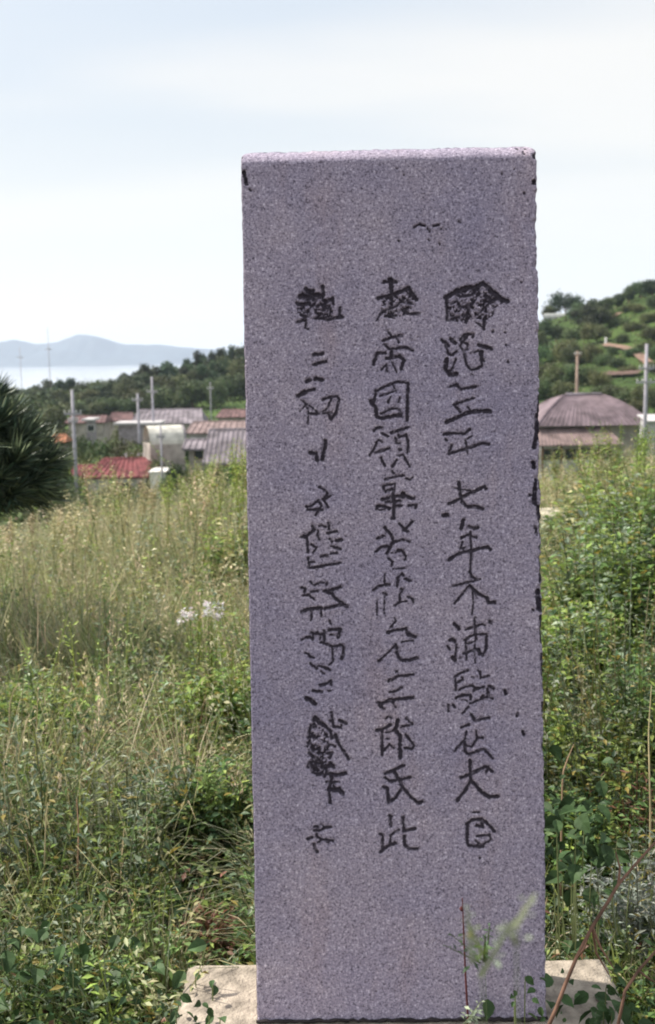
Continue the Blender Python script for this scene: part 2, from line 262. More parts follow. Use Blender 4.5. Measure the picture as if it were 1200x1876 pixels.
CH['c3'] = [
 (530,500,10,"7:300,290 330,330 430,330;9:200,430 250,420 330,440 540,400;7:610,250 620,400;5:440,490 560,450;7:140,560 250,580 360,550;5:620,500 700,520 800,460;4:800,470 810,570;4:500,610 590,570;5:630,590 640,680;4:480,700 500,740 600,750;5:930,640 920,760 980,810;5:980,810 850,820 700,865 580,830;5:220,770 290,810;4:380,760 350,800;5:150,900 250,870;4:310,920 290,1000 350,1030;3:640,650 760,640 740,790 620,820","180,420 280,290 430,320 560,370 630,420 700,510 820,460 810,600 790,800 700,870 400,850 330,900 150,900 150,560"),
 (510,500,4.08,"6:265,612 300,608 335,600;6:265,685 310,672 355,662",""),
 (510,500,4.08,"7:210,810 235,800;8:275,790 325,800;6:180,890 265,870;7:145,920 200,895;3:170,950 215,980 160,1035;3:200,985 225,1020 222,1130;3:230,990 280,1030 310,1050;5:330,950 380,930 440,920 455,950;3:400,930 370,1010 320,1045;5:450,960 430,1050 395,1095 370,1050;5:240,1050 300,1055;4:330,1050 400,1045",""),
 (510,500,4.08,"7:350,1255 350,1300 335,1340 330,1395;7:240,1345 280,1350 290,1400",""),
 (510,500,4.08,"4:305,1600 350,1625 370,1650 330,1690;5:390,1665 340,1700 370,1750;5:210,1750 250,1740 300,1700 320,1740 280,1810;5:220,1770 330,1770",""),
 (540,940,9.383,"6:110,410 230,370 340,280 300,230;5:130,415 200,420 220,560 225,680;5:230,770 250,940 360,940 550,895 790,860;5:250,850 330,840;4:280,540 370,600 320,680;4:410,220 450,210 530,240;5:580,170 590,280;4:400,300 390,400 420,460;5:560,350 720,315;5:600,450 640,490;6:710,470 800,465;5:640,570 790,620;4:620,700 720,690;5:450,750 500,730 560,740",""),
 (540,940,9.383,"5:110,1290 180,1290 170,1360;4:150,1420 240,1410 330,1480;4:270,1180 340,1250 400,1210;4:440,1190 550,1200 540,1250;4:280,1350 400,1340;6:510,1340 650,1320 790,1270;6:580,1380 640,1380 680,1460 780,1530 900,1610;6:520,1640 650,1610 820,1570 890,1600;6:115,1700 200,1660 330,1640 460,1640;4:290,1710 280,1850;4:440,1650 460,1780;5:280,2050 340,2080 390,2050;5:320,2080 310,2140",""),
 (540,1120,9.383,"4:600,170 620,220;5:120,490 200,450 290,450 310,490;5:310,380 440,400 510,400;5:510,340 510,540;3:440,400 430,500;6:590,330 700,310 790,310 740,450;3:610,405 680,410;5:450,530 560,570 650,610 800,580 840,620 835,740 800,820;4:640,620 660,860 600,920;4:180,720 240,740 270,790 330,800;5:270,900 330,950 380,980;5:420,940 500,960 600,1010;3:450,1030 510,1080",""),
 (540,1120,9.383,"5:440,1270 540,1250 620,1190 620,1260;4:580,1370 620,1360;5:310,1360 360,1380 460,1380;8:200,1500 260,1520 340,1590",""),
 (540,1300,9.383,"5:630,50 650,170 660,290 790,310 800,280;4:590,190 650,190;5:770,190 890,240;8:330,180 360,130 430,230 520,280;6:520,280 620,380 640,490;4:280,260 240,400;5:230,480 330,450;6:230,570 250,580;4:205,630 215,632;6:700,440 760,600 850,740 930,850;4:300,620 330,700 320,640;5:390,670 430,690;5:250,750 290,800 380,840 460,900;4:560,650 620,600 690,640;6:570,760 640,750 600,830;6:230,990 270,920 300,990;6:370,880 350,1020;8:580,980 620,930 660,980;5:530,970 550,1080 510,1160;6:390,1130 440,1110;7:590,1110 700,1130 870,1095;6:600,1120 640,1190 600,1350 600,1500 615,1610;4:540,1250 760,1250;9:600,1380 700,1390 760,1370 820,1430;6:670,1320 690,1340;3:305,1310 315,1310","240,300 330,220 560,400 600,600 560,760 600,1100 400,1150 280,1100 220,900 230,600"),
 (540,1480,10,"5:360,350 420,350;5:360,420 480,415 560,370 660,350;3:480,300 540,360;5:400,490 420,540 480,580;6:240,570 320,550;5:440,640 480,580 600,590 700,610;4:600,640 610,640;5:350,670 370,760 410,810",""),
]
CHIPS = [(940,700,3.91,"5.4:190,100 180,240 165,350 150,460;9.5:175,240 172,360;8.1:145,580 150,610;8.1:160,760 150,860;4.1:120,810 140,810;9.5:185,900 190,970;5.4:160,1040 170,1090;8.1:200,1180 198,1190;5.4:195,1380 190,1430;9.5:180,1500 185,1620;5.4:140,1630 145,1635;5.4:200,1680 205,1860;7:178,300 160,420 152,470;6:165,700 158,800 165,880;9:195,250 200,420;8:202,520 204,760;6:200,900 203,1100;7:203,1250 206,1400;6:196,1560 200,1640;7:206,1700 208,1860;5:205,1950 210,2100;4:212,2300 214,2360;4:216,2600 218,2640",""),
 (430,250,9.23,"7:150,600 200,800;4:100,330 110,340;3:250,900 270,920;3:100,1280 110,1400",""),
 (900,250,10,"7:780,820 785,850;3:600,1040 605,1045;4:500,170 505,175;4:600,240 620,320;5:780,320 800,380;3:650,170 660,180;3:415,600 418,605;2:190,680 192,690",""),
 (780,480,5.211,"3:910,190 915,195;3:640,660 645,665;3:755,670 760,675;3:765,790 768,795;3:785,950 787,955",""),
 (780,1200,4.69,"5:680,310 690,345;5:790,510 785,525;6:835,665 845,690",""),
 (600,240,1,"4:158,176 168,170 178,173;3:183,178 187,184;4:193,174 204,172;3:208,178 211,181;3:130,200 133,203;3:205,205 206,208;3:185,200 187,202;2:125,68 128,70;2:240,165 243,168;2:140,80 142,83;3:300,1400 301,1401;2:250,1470 251,1472","")]

GW, GH = 620, 1660                       # carve map in photograph pixels, origin (410, 240)
OX, OY = 410, 240
def noise2(h, w_, cell, seed):
    r_ = np.random.default_rng(seed); gh, gw = int(h/cell)+3, int(w_/cell)+3; g = r_.random((gh, gw))
    yy = np.arange(h)/cell; xx = np.arange(w_)/cell; y0 = yy.astype(int); x0 = xx.astype(int); fy = (yy-y0)[:, None]; fx = (xx-x0)[None, :]
    fy = fy*fy*(3-2*fy); fx = fx*fx*(3-2*fx)
    return (g[y0][:, x0]*(1-fy)*(1-fx)+g[y0+1][:, x0]*fy*(1-fx)+g[y0][:, x0+1]*(1-fy)*fx+g[y0+1][:, x0+1]*fy*fx)
N2 = noise2(GH, GW, 2.6, 1)-.5; N5 = noise2(GH, GW, 6, 2)-.5; N20 = noise2(GH, GW, 26, 3)-.5; N80 = noise2(GH, GW, 90, 4)-.5
depth = np.zeros((GH, GW)); grime = np.zeros((GH, GW)); cid = -np.ones((GH, GW), int)
def carve(entry, idn, kd=0.62, grime_k=1.0):
    ox, oy, s, strokes, patch = entry
    for st in strokes.split(';'):
        wd, pts = st.split(':'); wd = float(wd)*0.5+0.6
        P = [((float(a.split(',')[0]))/s+ox-OX, (float(a.split(',')[1]))/s+oy-OY) for a in pts.split()]
        for i in range(len(P)-1):
            (x0, y0), (x1, y1) = P[i], P[i+1]; pad = wd+4
            xa, xb = int(max(0, min(x0, x1)-pad)), int(min(GW, max(x0, x1)+pad+1)); ya, yb = int(max(0, min(y0, y1)-pad)), int(min(GH, max(y0, y1)+pad+1))
            if xb <= xa or yb <= ya: continue
            yy, xx = np.mgrid[ya:yb, xa:xb]; dx, dy = x1-x0, y1-y0; l2 = dx*dx+dy*dy+1e-6
            tt = np.clip(((xx-x0)*dx+(yy-y0)*dy)/l2, 0, 1); d = np.hypot(xx-x0-tt*dx, yy-y0-tt*dy)
            d = d + N2[ya:yb, xa:xb]*2.6 + N5[ya:yb, xa:xb]*2.2 - .25
            dep = np.clip(wd+.6-d, 0, None)*kd
            dep = np.minimum(dep, wd*kd)
            sub = depth[ya:yb, xa:xb]; m_ = dep > sub; sub[m_] = dep[m_]
            g = grime[ya:yb, xa:xb]; np.maximum(g, np.clip((wd+.4-d)/2.0, 0, 1)*grime_k*np.clip(.95+N5[ya:yb, xa:xb]*.9, .35, 1), out=g)
            c = cid[ya:yb, xa:xb]
            if idn >= 0: c[(dep > .25) & (c < 0)] = idn
    if patch:
        P = np.array([[float(v) for v in a.split(',')] for a in patch.split()])/s+np.array([ox-OX, oy-OY])
        xa, ya = np.floor(P.min(0)).astype(int)-2; xb, yb = np.ceil(P.max(0)).astype(int)+2
        yy, xx = np.mgrid[ya:yb, xa:xb]; ins = np.zeros(xx.shape, bool); j = len(P)-1
        for i in range(len(P)):
            xi, yi = P[i]; xj, yj = P[j]
            ins ^= ((yi > yy) != (yj > yy)) & (xx < (xj-xi)*(yy-yi)/(yj-yi+1e-9)+xi); j = i
        nn = np.clip(.75+N2[ya:yb, xa:xb]*2.6+N5[ya:yb, xa:xb]*2.2, 0, 2)*ins
        sub = depth[ya:yb, xa:xb]; np.maximum(sub, nn*1.5, out=sub)
        g = grime[ya:yb, xa:xb]; np.maximum(g, np.clip(nn*.55, 0, .8)*ins, out=g)
        if idn >= 0: c = cid[ya:yb, xa:xb]; c[ins & (nn > .3) & (c < 0)] = idn
allch = CH['c1']+CH['c2']+CH['c3']
for i, e_ in enumerate(allch): carve(e_, i)
for e_ in CHIPS: carve(e_, -1, kd=1.1, grime_k=.95)
# rough chiselled ground round each character
hal = (cid >= 0).astype(float)
for _ in range(5):
    hal = np.maximum.reduce([hal, np.roll(hal, 1, 0)*.85, np.roll(hal, -1, 0)*.85, np.roll(hal, 1, 1)*.85, np.roll(hal, -1, 1)*.85])
hal[(cid >= 0)] = .35
rgn = np.clip(N5*2.2+N2*1.8, -.6, 1.2)*np.clip(hal-.3, 0, 1)
depth += np.clip(rgn, -.5, 1.2)*1.6; grime = np.clip(grime+np.clip(rgn-.1, 0, 1)*1.0, 0, 1)
# random pits
pr = np.random.default_rng(5)
for _ in range(800):
    x_, y_ = pr.uniform(30, GW-40), pr.uniform(35, GH-30); r_ = pr.choice([1, 1.2, 1.5, 2.2], p=[.4, .3, .22, .08])
    carve((OX, OY, 1, "%.1f:%.1f,%.1f %.1f,%.1f" % (r_, x_, y_, x_+pr.uniform(-2, 2), y_+pr.uniform(-1.5, 1.5)), ""), -1, kd=.55, grime_k=pr.uniform(.25, .7))

# ------------------------------------------------------------ stele and its base
ZB = 0.20
BL = np.array(atz(469.5, 1871, ZB)); BR = np.array(atz(1003.5, 1867, ZB))
BL[2] = BR[2] = ZB
uvec = BR-BL; W0 = np.linalg.norm(uvec); uh = uvec/W0; nh = np.array([uh[1], -uh[0], 0.0])      # towards the camera
# lean found so that the top is as wide as the photograph shows
def plane_pt(px, py, lean):
    n = nh*math.cos(lean)+np.array([0, 0, 1])*math.sin(lean); d = np.array(ray(px, py)); t_ = np.dot(BL-EY, n)/np.dot(d, n); return EY+d*t_
best = min((abs(np.linalg.norm(plane_pt(983.5, 277, l)-plane_pt(440, 283, l))-W0), l) for l in np.linspace(-.02, .16, 181))
LEAN = best[1]
TL = plane_pt(440, 269, LEAN); TR = plane_pt(984, 257, LEAN)
nrm = nh*math.cos(LEAN)+np.array([0, 0, 1])*math.sin(LEAN)
Hs = np.linalg.norm(TL-BL); print('stele W0 %.3f top %.3f H %.3f lean %.1f deg, y %.2f %.2f' % (W0, np.linalg.norm(TR-TL), Hs, math.degrees(LEAN), BL[1], BR[1]))
PXM = W0/534.0                             # metres per photograph pixel on the face
n_u, n_v = 372, 1090
s = np.linspace(0, 1, n_u); t_ = np.linspace(0, 1, n_v)          # t: 0 top
S, T = np.meshgrid(s, t_)
# rounded top corners and slightly wavy sides, chipped
dist_top = T*Hs/PXM
rc = 17.0; ins_c = np.where(dist_top < rc, rc-np.sqrt(np.clip(rc*rc-(rc-dist_top)**2, 0, None)), 0)
rr = np.random.default_rng(11)
def wav(n, cell, amp, seed): return (noise2(n, 3, cell, seed)[:, 0]-.5)*amp
insL = .5+np.clip(wav(n_v, 5, 1.1, 21), -.5, 2)+np.clip(wav(n_v, 60, 3.0, 22)-.3, 0, 3)+ins_c[:, 0]
insR = .5+np.clip(wav(n_v, 5, 1.6, 23), -.5, 2)+np.clip(wav(n_v, 37, 9, 24)-2.4, 0, 5)+ins_c[:, 0]*1.2
Wpx = W0/PXM; SS = (insL[:, None]+(Wpx-insL-insR)[:, None]*S)/Wpx
topw = wav(n_u, 30, 2.0, 25)+wav(n_u, 6, 1.2, 26)
P = (TL*(1-SS[..., None])+TR*SS[..., None])*(1-T[..., None])+(BL*(1-SS[..., None])+BR*SS[..., None])*T[..., None]
P[..., 2] -= (topw*PXM)[None, :]*np.clip(1-dist_top/40, 0, 1)
px, py = proj(P)
ix = np.clip(px-OX, 0, GW-1.001); iy = np.clip(py-OY, 0, GH-1.001); x0 = ix.astype(int); y0 = iy.astype(int); fx = ix-x0; fy = iy-y0
def samp(A): return A[y0, x0]*(1-fx)*(1-fy)+A[y0, np.minimum(x0+1, GW-1)]*fx*(1-fy)+A[np.minimum(y0+1, GH-1), x0]*(1-fx)*fy+A[np.minimum(y0+1, GH-1), np.minimum(x0+1, GW-1)]*fx*fy
D = samp(depth); G = samp(grime); CI = cid[np.round(iy).astype(int), np.round(ix).astype(int)]
def bevel(e, r): return np.where(e < r, r-np.sqrt(np.clip(r*r-(r-e)**2, 0, None)), 0)
eL = S*Wpx; eR = (1-S)*Wpx
rgh = samp(N5)*.5+samp(N2)*.25+samp(N20)*1.2+samp(N80)*3.0
rL = (3.5+np.clip(wav(n_v, 31, 18, 31)-4, 0, 6))[:, None]+0*S; rR = (4+np.clip(wav(n_v, 9, 26, 32)-2, 0, 11)+np.clip(wav(n_v, 50, 14, 33), 0, 5))[:, None]+0*S
dd = D*1.45+np.where(dist_top < 32, (32-dist_top)**2/1024*38, 0)+bevel(eL, rL)+bevel(eR, rR)*1.3+rgh
dd += np.clip((18-dist_top), 0, None)*0.05*samp(N5)*6
P = P-nrm[None, None, :]*(dd*PXM)[..., None]
Vf = P.reshape(-1, 3); F = gridfaces(n_v, n_u)[:, ::-1]
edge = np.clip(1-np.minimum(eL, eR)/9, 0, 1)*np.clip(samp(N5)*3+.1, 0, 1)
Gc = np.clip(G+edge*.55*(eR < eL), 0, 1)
tcol = np.stack([Gc, np.clip(samp(N80)*1.5+.5, 0, 1), np.clip(1-dist_top/1600, 0, 1)], -1).reshape(-1, 3)
cf = CI.reshape(-1)[F]; cmax = cf.max(1); fid = np.where((cf >= 0).sum(1) >= 3, cmax, -1)
# closing sides and back
border = np.concatenate([np.arange(n_u), (np.arange(1, n_v)*n_u+n_u-1), ((n_v-1)*n_u+np.arange(n_u-2, -1, -1)), (np.arange(n_v-2, 0, -1)*n_u)])
THK = 0.165; nb = len(border); rings = []
for k, fr_ in enumerate((.08, .3, .6, .9, 1.0)):
    jit = (noise2(nb, 3, 8, 40+k)[:, 0]-.5)*.0035
    cen = (TL+TR+BL+BR)/4; dirv = Vf[border]-cen; dirv -= nrm*(dirv@nrm)[:, None]; dirv /= np.linalg.norm(dirv, axis=1)[:, None]
    ddb = dd.reshape(-1)[border]*PXM; rings.append(Vf[border]-nrm*((THK-ddb)*fr_)[:, None]+dirv*jit[:, None]*.6-(dirv*.006 if k == 4 else 0))
side = np.concatenate(rings+[np.array([(TL+TR+BL+BR)/4-nrm*THK])])
base = len(Vf); ringi = [border]+[base+k*nb+np.arange(nb) for k in range(5)]
SF = [np.stack([a, b_, np.roll(b_, -1), np.roll(a, -1)], 1) for a, b_ in zip(ringi[:-1], ringi[1:])]
cidx = base+5*nb; TF = np.stack([ringi[-1], np.full(nb, cidx), np.roll(ringi[-1], -1)], 1)
Vall = np.concatenate([Vf, side]); Call = np.concatenate([tcol, np.tile([.12, .5, .5], (len(side), 1))])

ms = bpy.data.materials.new('weathered_granite'); ms.use_nodes = True; t = ms.node_tree; b = t.nodes['Principled BSDF']
b.inputs['Roughness'].default_value = .88; b.inputs['Specular IOR Level'].default_value = .25
def nd(kind, **k):
    n = t.nodes.new(kind)
    for a, v in k.items(): n.inputs[a].default_value = v
    return n
tco = nd('ShaderNodeTexCoord'); at_ = nd('ShaderNodeAttribute'); at_.attribute_name = 'tint'; sepc = nd('ShaderNodeSeparateColor'); t.links.new(at_.outputs['Color'], sepc.inputs[0])
vn = nd('ShaderNodeTexNoise', Scale=215, Detail=5, Roughness=.85); t.links.new(tco.outputs['Object'], vn.inputs['Vector'])
vr = nd('ShaderNodeValToRGB'); e = vr.color_ramp.elements
e[0].position = .36; e[0].color = (.045, .040, .062, 1); e[1].position = .64; e[1].color = (.82, .77, .88, 1)
k_ = vr.color_ramp.elements.new(.45); k_.color = (.285, .256, .328, 1); k_ = vr.color_ramp.elements.new(.58); k_.color = (.43, .39, .485, 1)
t.links.new(vn.outputs['Fac'], vr.inputs[0])
vn2 = nd('ShaderNodeTexNoise', Scale=5.5, Detail=7, Roughness=.62); t.links.new(tco.outputs['Object'], vn2.inputs['Vector'])
vr2 = nd('ShaderNodeValToRGB'); e = vr2.color_ramp.elements; e[0].position = .3; e[0].color = (.84, .83, .90, 1); e[1].position = .7; e[1].color = (1.14, 1.09, 1.05, 1)
t.links.new(vn2.outputs['Fac'], vr2.inputs[0])
m1 = nd('ShaderNodeMix'); m1.data_type = 'RGBA'; m1.blend_type = 'MULTIPLY'; m1.inputs['Factor'].default_value = 1
t.links.new(vr.outputs[0], m1.inputs['A']); t.links.new(vr2.outputs[0], m1.inputs['B'])
# rusty run-off stains with a shape of their own
mpn = nd('ShaderNodeMapping'); mpn.inputs['Scale'].default_value = (9, 9, 2.2); t.links.new(tco.outputs['Object'], mpn.inputs[0])
vn3 = nd('ShaderNodeTexNoise', Scale=1.0, Detail=6, Roughness=.6); t.links.new(mpn.outputs[0], vn3.inputs['Vector'])
mr3 = nd('ShaderNodeMapRange'); mr3.inputs['From Min'].default_value = .55; mr3.inputs['From Max'].default_value = .75; mr3.inputs['To Max'].default_value = .45; t.links.new(vn3.outputs['Fac'], mr3.inputs['Value'])
m2 = nd('ShaderNodeMix'); m2.data_type = 'RGBA'; m2.blend_type = 'MULTIPLY'; m2.inputs['B'].default_value = (1.0, .84, .70, 1)
t.links.new(mr3.outputs[0], m2.inputs['Factor']); t.links.new(m1.outputs['Result'], m2.inputs['A'])
m3 = nd('ShaderNodeMix'); m3.data_type = 'RGBA'; m3.inputs['B'].default_value = (.022, .017, .026, 1)
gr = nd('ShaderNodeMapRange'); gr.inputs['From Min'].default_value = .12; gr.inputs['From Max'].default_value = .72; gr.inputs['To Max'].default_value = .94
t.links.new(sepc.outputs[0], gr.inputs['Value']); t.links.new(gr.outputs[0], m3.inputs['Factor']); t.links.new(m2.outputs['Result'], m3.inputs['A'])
t.links.new(m3.outputs['Result'], b.inputs['Base Color'])
bn = nd('ShaderNodeTexNoise', Scale=420, Detail=3, Roughness=.6); t.links.new(tco.outputs['Object'], bn.inputs['Vector'])
bpn = nd('ShaderNodeBump', Strength=.55, Distance=.0012); t.links.new(bn.outputs['Fac'], bpn.inputs['Height']); t.links.new(bpn.outputs[0], b.inputs['Normal'])

def sub(F_list):
    used = np.unique(np.concatenate([f.ravel() for f in F_list])); mp_ = np.full(len(Vall), -1); mp_[used] = np.arange(len(used))
    return Vall[used], [mp_[f] for f in F_list], Call[used]
v_, f_, c_ = sub([F[fid < 0]]+SF+[TF])
stele = link('stone_stele', npmesh('stone_stele', v_, f_, c_, smooth=True), ms, label='tall upright granite stele carved with three columns of characters, standing on a concrete slab', cat='stele')
for k in range(len(allch)):
    fk = F[fid == k]
    if len(fk) == 0: continue
    v_, f_, c_ = sub([fk]); link('carved_character', npmesh('carved_character', v_, f_, c_, smooth=True), ms, stele)

m_joint = mat('dark_joint', (.035, .028, .03), var=.4, scale=60, bump=.5)
m = MB(); jp = []
for k in range(61):
    f = k/60; q = Vector(BL*(1-f)+BR*f)+Vector(nh)*.003; jp.append((q.x, q.y, ZB+.002+random.uniform(-.002, .0025)))
m.tube(jp, [random.uniform(.002, .0042) for _ in jp], 6); m.build('joint', m_joint, stele, True)
# base slab
mb = mat('pale_concrete', (.36, .31, .255), rough=.9, var=.34, scale=26, bump=1.0, bscale=140)
bx0 = atz(345, 1757, ZB); bx1 = atz(1108, 1751, ZB); back = (bx0.y+bx1.y)/2; front = BL[1]-.30
print('slab', bx0, bx1)
def slab_mesh():
    nx, ny = 60, 34; xs = np.linspace(bx0.x, bx1.x, nx); yy = np.linspace(front, back, ny)
    A, B = np.meshgrid(xs, yy); zz = np.full(A.shape, ZB-.003)+(rng.random(A.shape)-.5)*.0018
    e = np.minimum.reduce([A-bx0.x, bx1.x-A, B-front, back-B]); zz -= np.clip(.012-e, 0, None)*.7*(1+rng.random(A.shape)*.8)
    V = np.stack([A, B, zz], -1).reshape(-1, 3); F = gridfaces(ny, nx)
    bd = np.concatenate([np.arange(nx), np.arange(1, ny)*nx+nx-1, (ny-1)*nx+np.arange(nx-2, -1, -1), np.arange(ny-2, 0, -1)*nx])
    low = V[bd].copy(); low[:, 2] = -.1; m = len(V); nb_ = len(bd)
    a = bd; b_ = m+np.arange(nb_)
    return npmesh('slab', np.concatenate([V, low]), [F, np.stack([np.roll(a, -1), a, b_, np.roll(b_, -1)], 1)])
link('concrete_base', slab_mesh(), mb, label='low pale concrete slab under the carved stele', cat='base slab')

# ------------------------------------------------------------ far trees
def tint(base, n, var=.25, r_=rng):
    b_ = np.array(base)[None, :]*(1+(r_.random((n, 1))-.5)*2*var); return np.clip(b_*(1+(r_.random((n, 3))-.5)*.2), 0, 1)
def rand_dirs(n, r_=rng):
    v = r_.normal(size=(n, 3)); return v/np.linalg.norm(v, axis=1)[:, None]
def cards(P, nrm_, size, C, tri=False):
    n = len(P); a = np.cross(nrm_, rand_dirs(n)); a /= np.linalg.norm(a, axis=1)[:, None]+1e-9; b_ = np.cross(nrm_, a)
    s_ = size[:, None]; V = np.stack([P-a*s_*.5, P+b_*s_*.5*.7, P+a*s_*.5, P-b_*s_*.5*.7], 1).reshape(-1, 3)
    return V, np.arange(4*n).reshape(n, 4), np.repeat(C, 4, 0)
def crown_mesh(name, kind, seed, n=2400):
    r_ = np.random.default_rng(seed); Ps = []; Ns = []
    if kind == 'pine': lobes = [((r_.normal()*.22, r_.normal()*.22, .42+.52*i/8), (.36-.2*i/8, .36-.2*i/8, .13)) for i in range(9)]
    elif kind == 'umbrella': lobes = [((r_.uniform(-.4, .4), r_.uniform(-.4, .4), r_.uniform(.5, .88)), (.30, .30, .20)) for i in range(8)]
    elif kind == 'bush': lobes = [((r_.uniform(-.33, .33), r_.uniform(-.33, .33), r_.uniform(.25, .6)), (.27, .27, .28)) for i in range(9)]
    else: lobes = [((r_.uniform(-.25, .25), r_.uniform(-.25, .25), r_.uniform(.35, .82)), (.24, .24, .18)) for i in range(11)]
    tone = []
    for c, rd in lobes:
        k = n//len(lobes); d = rand_dirs(k, r_); q = d*np.array(rd)*(r_.random((k, 1))**.35)*(1+.25*r_.normal(size=(k, 1)))
        Ps.append(q+np.array(c)); Ns.append(d*.7+rand_dirs(k, r_)*.8+np.array([0, 0, .3])); tone.append(np.full(k, r_.uniform(.7, 1.3)))
    Pp = np.concatenate(Ps); Nn = np.concatenate(Ns); Nn /= np.linalg.norm(Nn, axis=1)[:, None]; tn_ = np.concatenate(tone)
    col_ = {'pine': (.050, .080, .040), 'umbrella': (.040, .065, .038), 'bush': (.085, .12, .045), 'broad': (.075, .105, .042)}[kind]
    C = tint(col_, len(Pp), .35, r_)*tn_[:, None]
    V, F_, C = cards(Pp, Nn, r_.uniform(.045, .095, len(Pp)), C)
    return npmesh(name, V, F_, C)
def trunk_mesh(seed, kind):
    r_ = random.Random(seed); m = MB(); top = .8 if kind != 'bush' else .5
    pts = [(r_.uniform(-.02, .02)*i, r_.uniform(-.02, .02)*i, -.04+i*top/5) for i in range(6)]
    m.tube(pts, [.028, .024, .02, .015, .011, .004], 7)
    for k in range(7):
        a = r_.uniform(0, 6.28); z = r_.uniform(.25, .65)*top/.8; l = r_.uniform(.15, .3)
        m.tube([(0, 0, z), (math.cos(a)*l*.5, math.sin(a)*l*.5, z+l*.35), (math.cos(a)*l, math.sin(a)*l, z+l*.6)], [.012, .008, .003], 5)
    return m.mesh('trunk', True)
m_far = leafmat('far_foliage', trans=.2, rough=.7, rnd=.8); m_bark = mat('bark', (.13, .085, .065), scale=14)
kinds = [('pine', 101), ('pine', 102), ('broad', 103), ('broad', 104), ('bush', 105), ('bush', 106), ('umbrella', 107)]
TM = [(crown_mesh('crown', k, sd), trunk_mesh(sd, k), k) for k, sd in kinds]
for c_m, t_m, k in TM: c_m.materials.append(m_far); t_m.materials.append(m_bark)
def tree(name, kidx, pos, h, wide, label, cat, group=None, sink=.3):
    c_m, t_m, k = TM[kidx]
    r0 = empty(name, (pos[0], pos[1], pos[2]-sink), random.uniform(0, 6.28), label=label, cat=cat, group=group); r0.scale = (wide, wide, h)
    link('crown', c_m, None, r0); link('trunk', t_m, None, r0)
    return r0
def place_tree(name, kidx, px_, top, Y_, wpx, label, cat, group=None):
    """top: photograph row of the crown's tip; stands on the terrain at distance Y_"""
    q = at(px_, top, Y_); g = float(H(q.x, Y_)); h = max(1.2, q.z-g); wm = wpx*Y_/FPX/0.9
    return tree(name, kidx, (q.x, Y_, g), h, wm, label, cat, group)
def hit(px_, py_, y0=95, y1=430):
    """first terrain point seen through this pixel"""
    Ys = np.linspace(y0, y1, 700); d = ray(px_, py_); k = Ys/d.y; g_ = H(d.x*k, Ys); zz = EYE.z+d.z*k
    w_ = np.nonzero(g_ >= zz)[0]; j = w_[0] if len(w_) else int(np.argmin(zz-g_))
    return Vector((float(d.x*k[j]), float(Ys[j]), 0))
def based_tree(name, kidx, px_, base_y, top, wpx, label, cat, group=None):
    q = hit(px_, base_y); Y_ = q.y; g = float(H(q.x, Y_)); h = max(1.5, at(px_, top, Y_).z-g); return tree(name, kidx, (q.x, Y_, g), h, wpx*Y_/FPX/.9, label, cat, group)
KN = {0: 'layered dark pine', 1: 'dark pine', 2: 'tall broad green tree', 3: 'round crowned green tree', 4: 'low bushy tree', 5: 'spreading bushy tree', 6: 'flat topped pine'}
def zone(px_, marks):
    for lim, tx in marks:
        if px_ < lim: return tx
    return marks[-1][1]
ZL = [(-5, 'at the far left edge'), (28, 'above the young pine'), (62, 'between the two thin masts'), (105, 'just right of the taller mast'), (150, 'behind the tall crossarm pole'), (195, 'above the maroon roof'), (232, 'left of the middle pole'), (265, 'between middle and highest poles'), (300, 'just right of the highest pole'), (345, 'above the long grey roof'), (390, 'left of the faint thin pole'), (445, 'left of the stele edge'), (520, 'behind the stele'), (900, 'hidden behind the stele')]
ridge = [(-40, 706), (0, 703), (45, 704), (90, 697), (130, 693), (170, 690), (210, 682), (250, 677), (290, 668), (330, 664), (360, 650), (400, 640), (450, 636), (520, 632), (620, 628)]
rx = [a for a, _ in ridge]; ry = [b_ for _, b_ in ridge]
for row, (Y0, Y1, d0, d1, w0, w1, step) in enumerate(((352, 378, -3, 6, 36, 58, 12), (322, 345, 8, 20, 36, 60, 13), (292, 315, 26, 42, 34, 58, 15))):
    x_ = -34.0+row*5
    while x_ < (560, 480, 470)[row]:
        y_ = np.interp(x_, rx, ry)+random.uniform(d0, d1); kk = random.choice(([0, 1, 2, 3, 2, 3], [2, 3, 1, 3, 0], [4, 5, 2, 3])[row])
        place_tree('ridge_tree', kk, x_, y_, random.uniform(Y0, Y1), random.uniform(w0, w1), '%s, %s row of ridge wood, %s' % (KN[kk], ('rear', 'middle', 'front')[row], zone(x_, ZL)), 'tree', 'trees of the wood on the ridge'); x_ += random.uniform(step*.8, step*1.25)
ZV = [(80, 'beside the young pine'), (140, 'left of the tall crossarm pole'), (180, 'right of the tall pole'), (215, 'above the red roof'), (262, 'below the flat white roof'), (305, 'left of the white vault'), (335, 'right of the white vault'), (362, 'below the cream lean-to'), (378, 'left of the lavender roof'), (392, 'under the lavender roof'), (500, 'at the stele edge')]
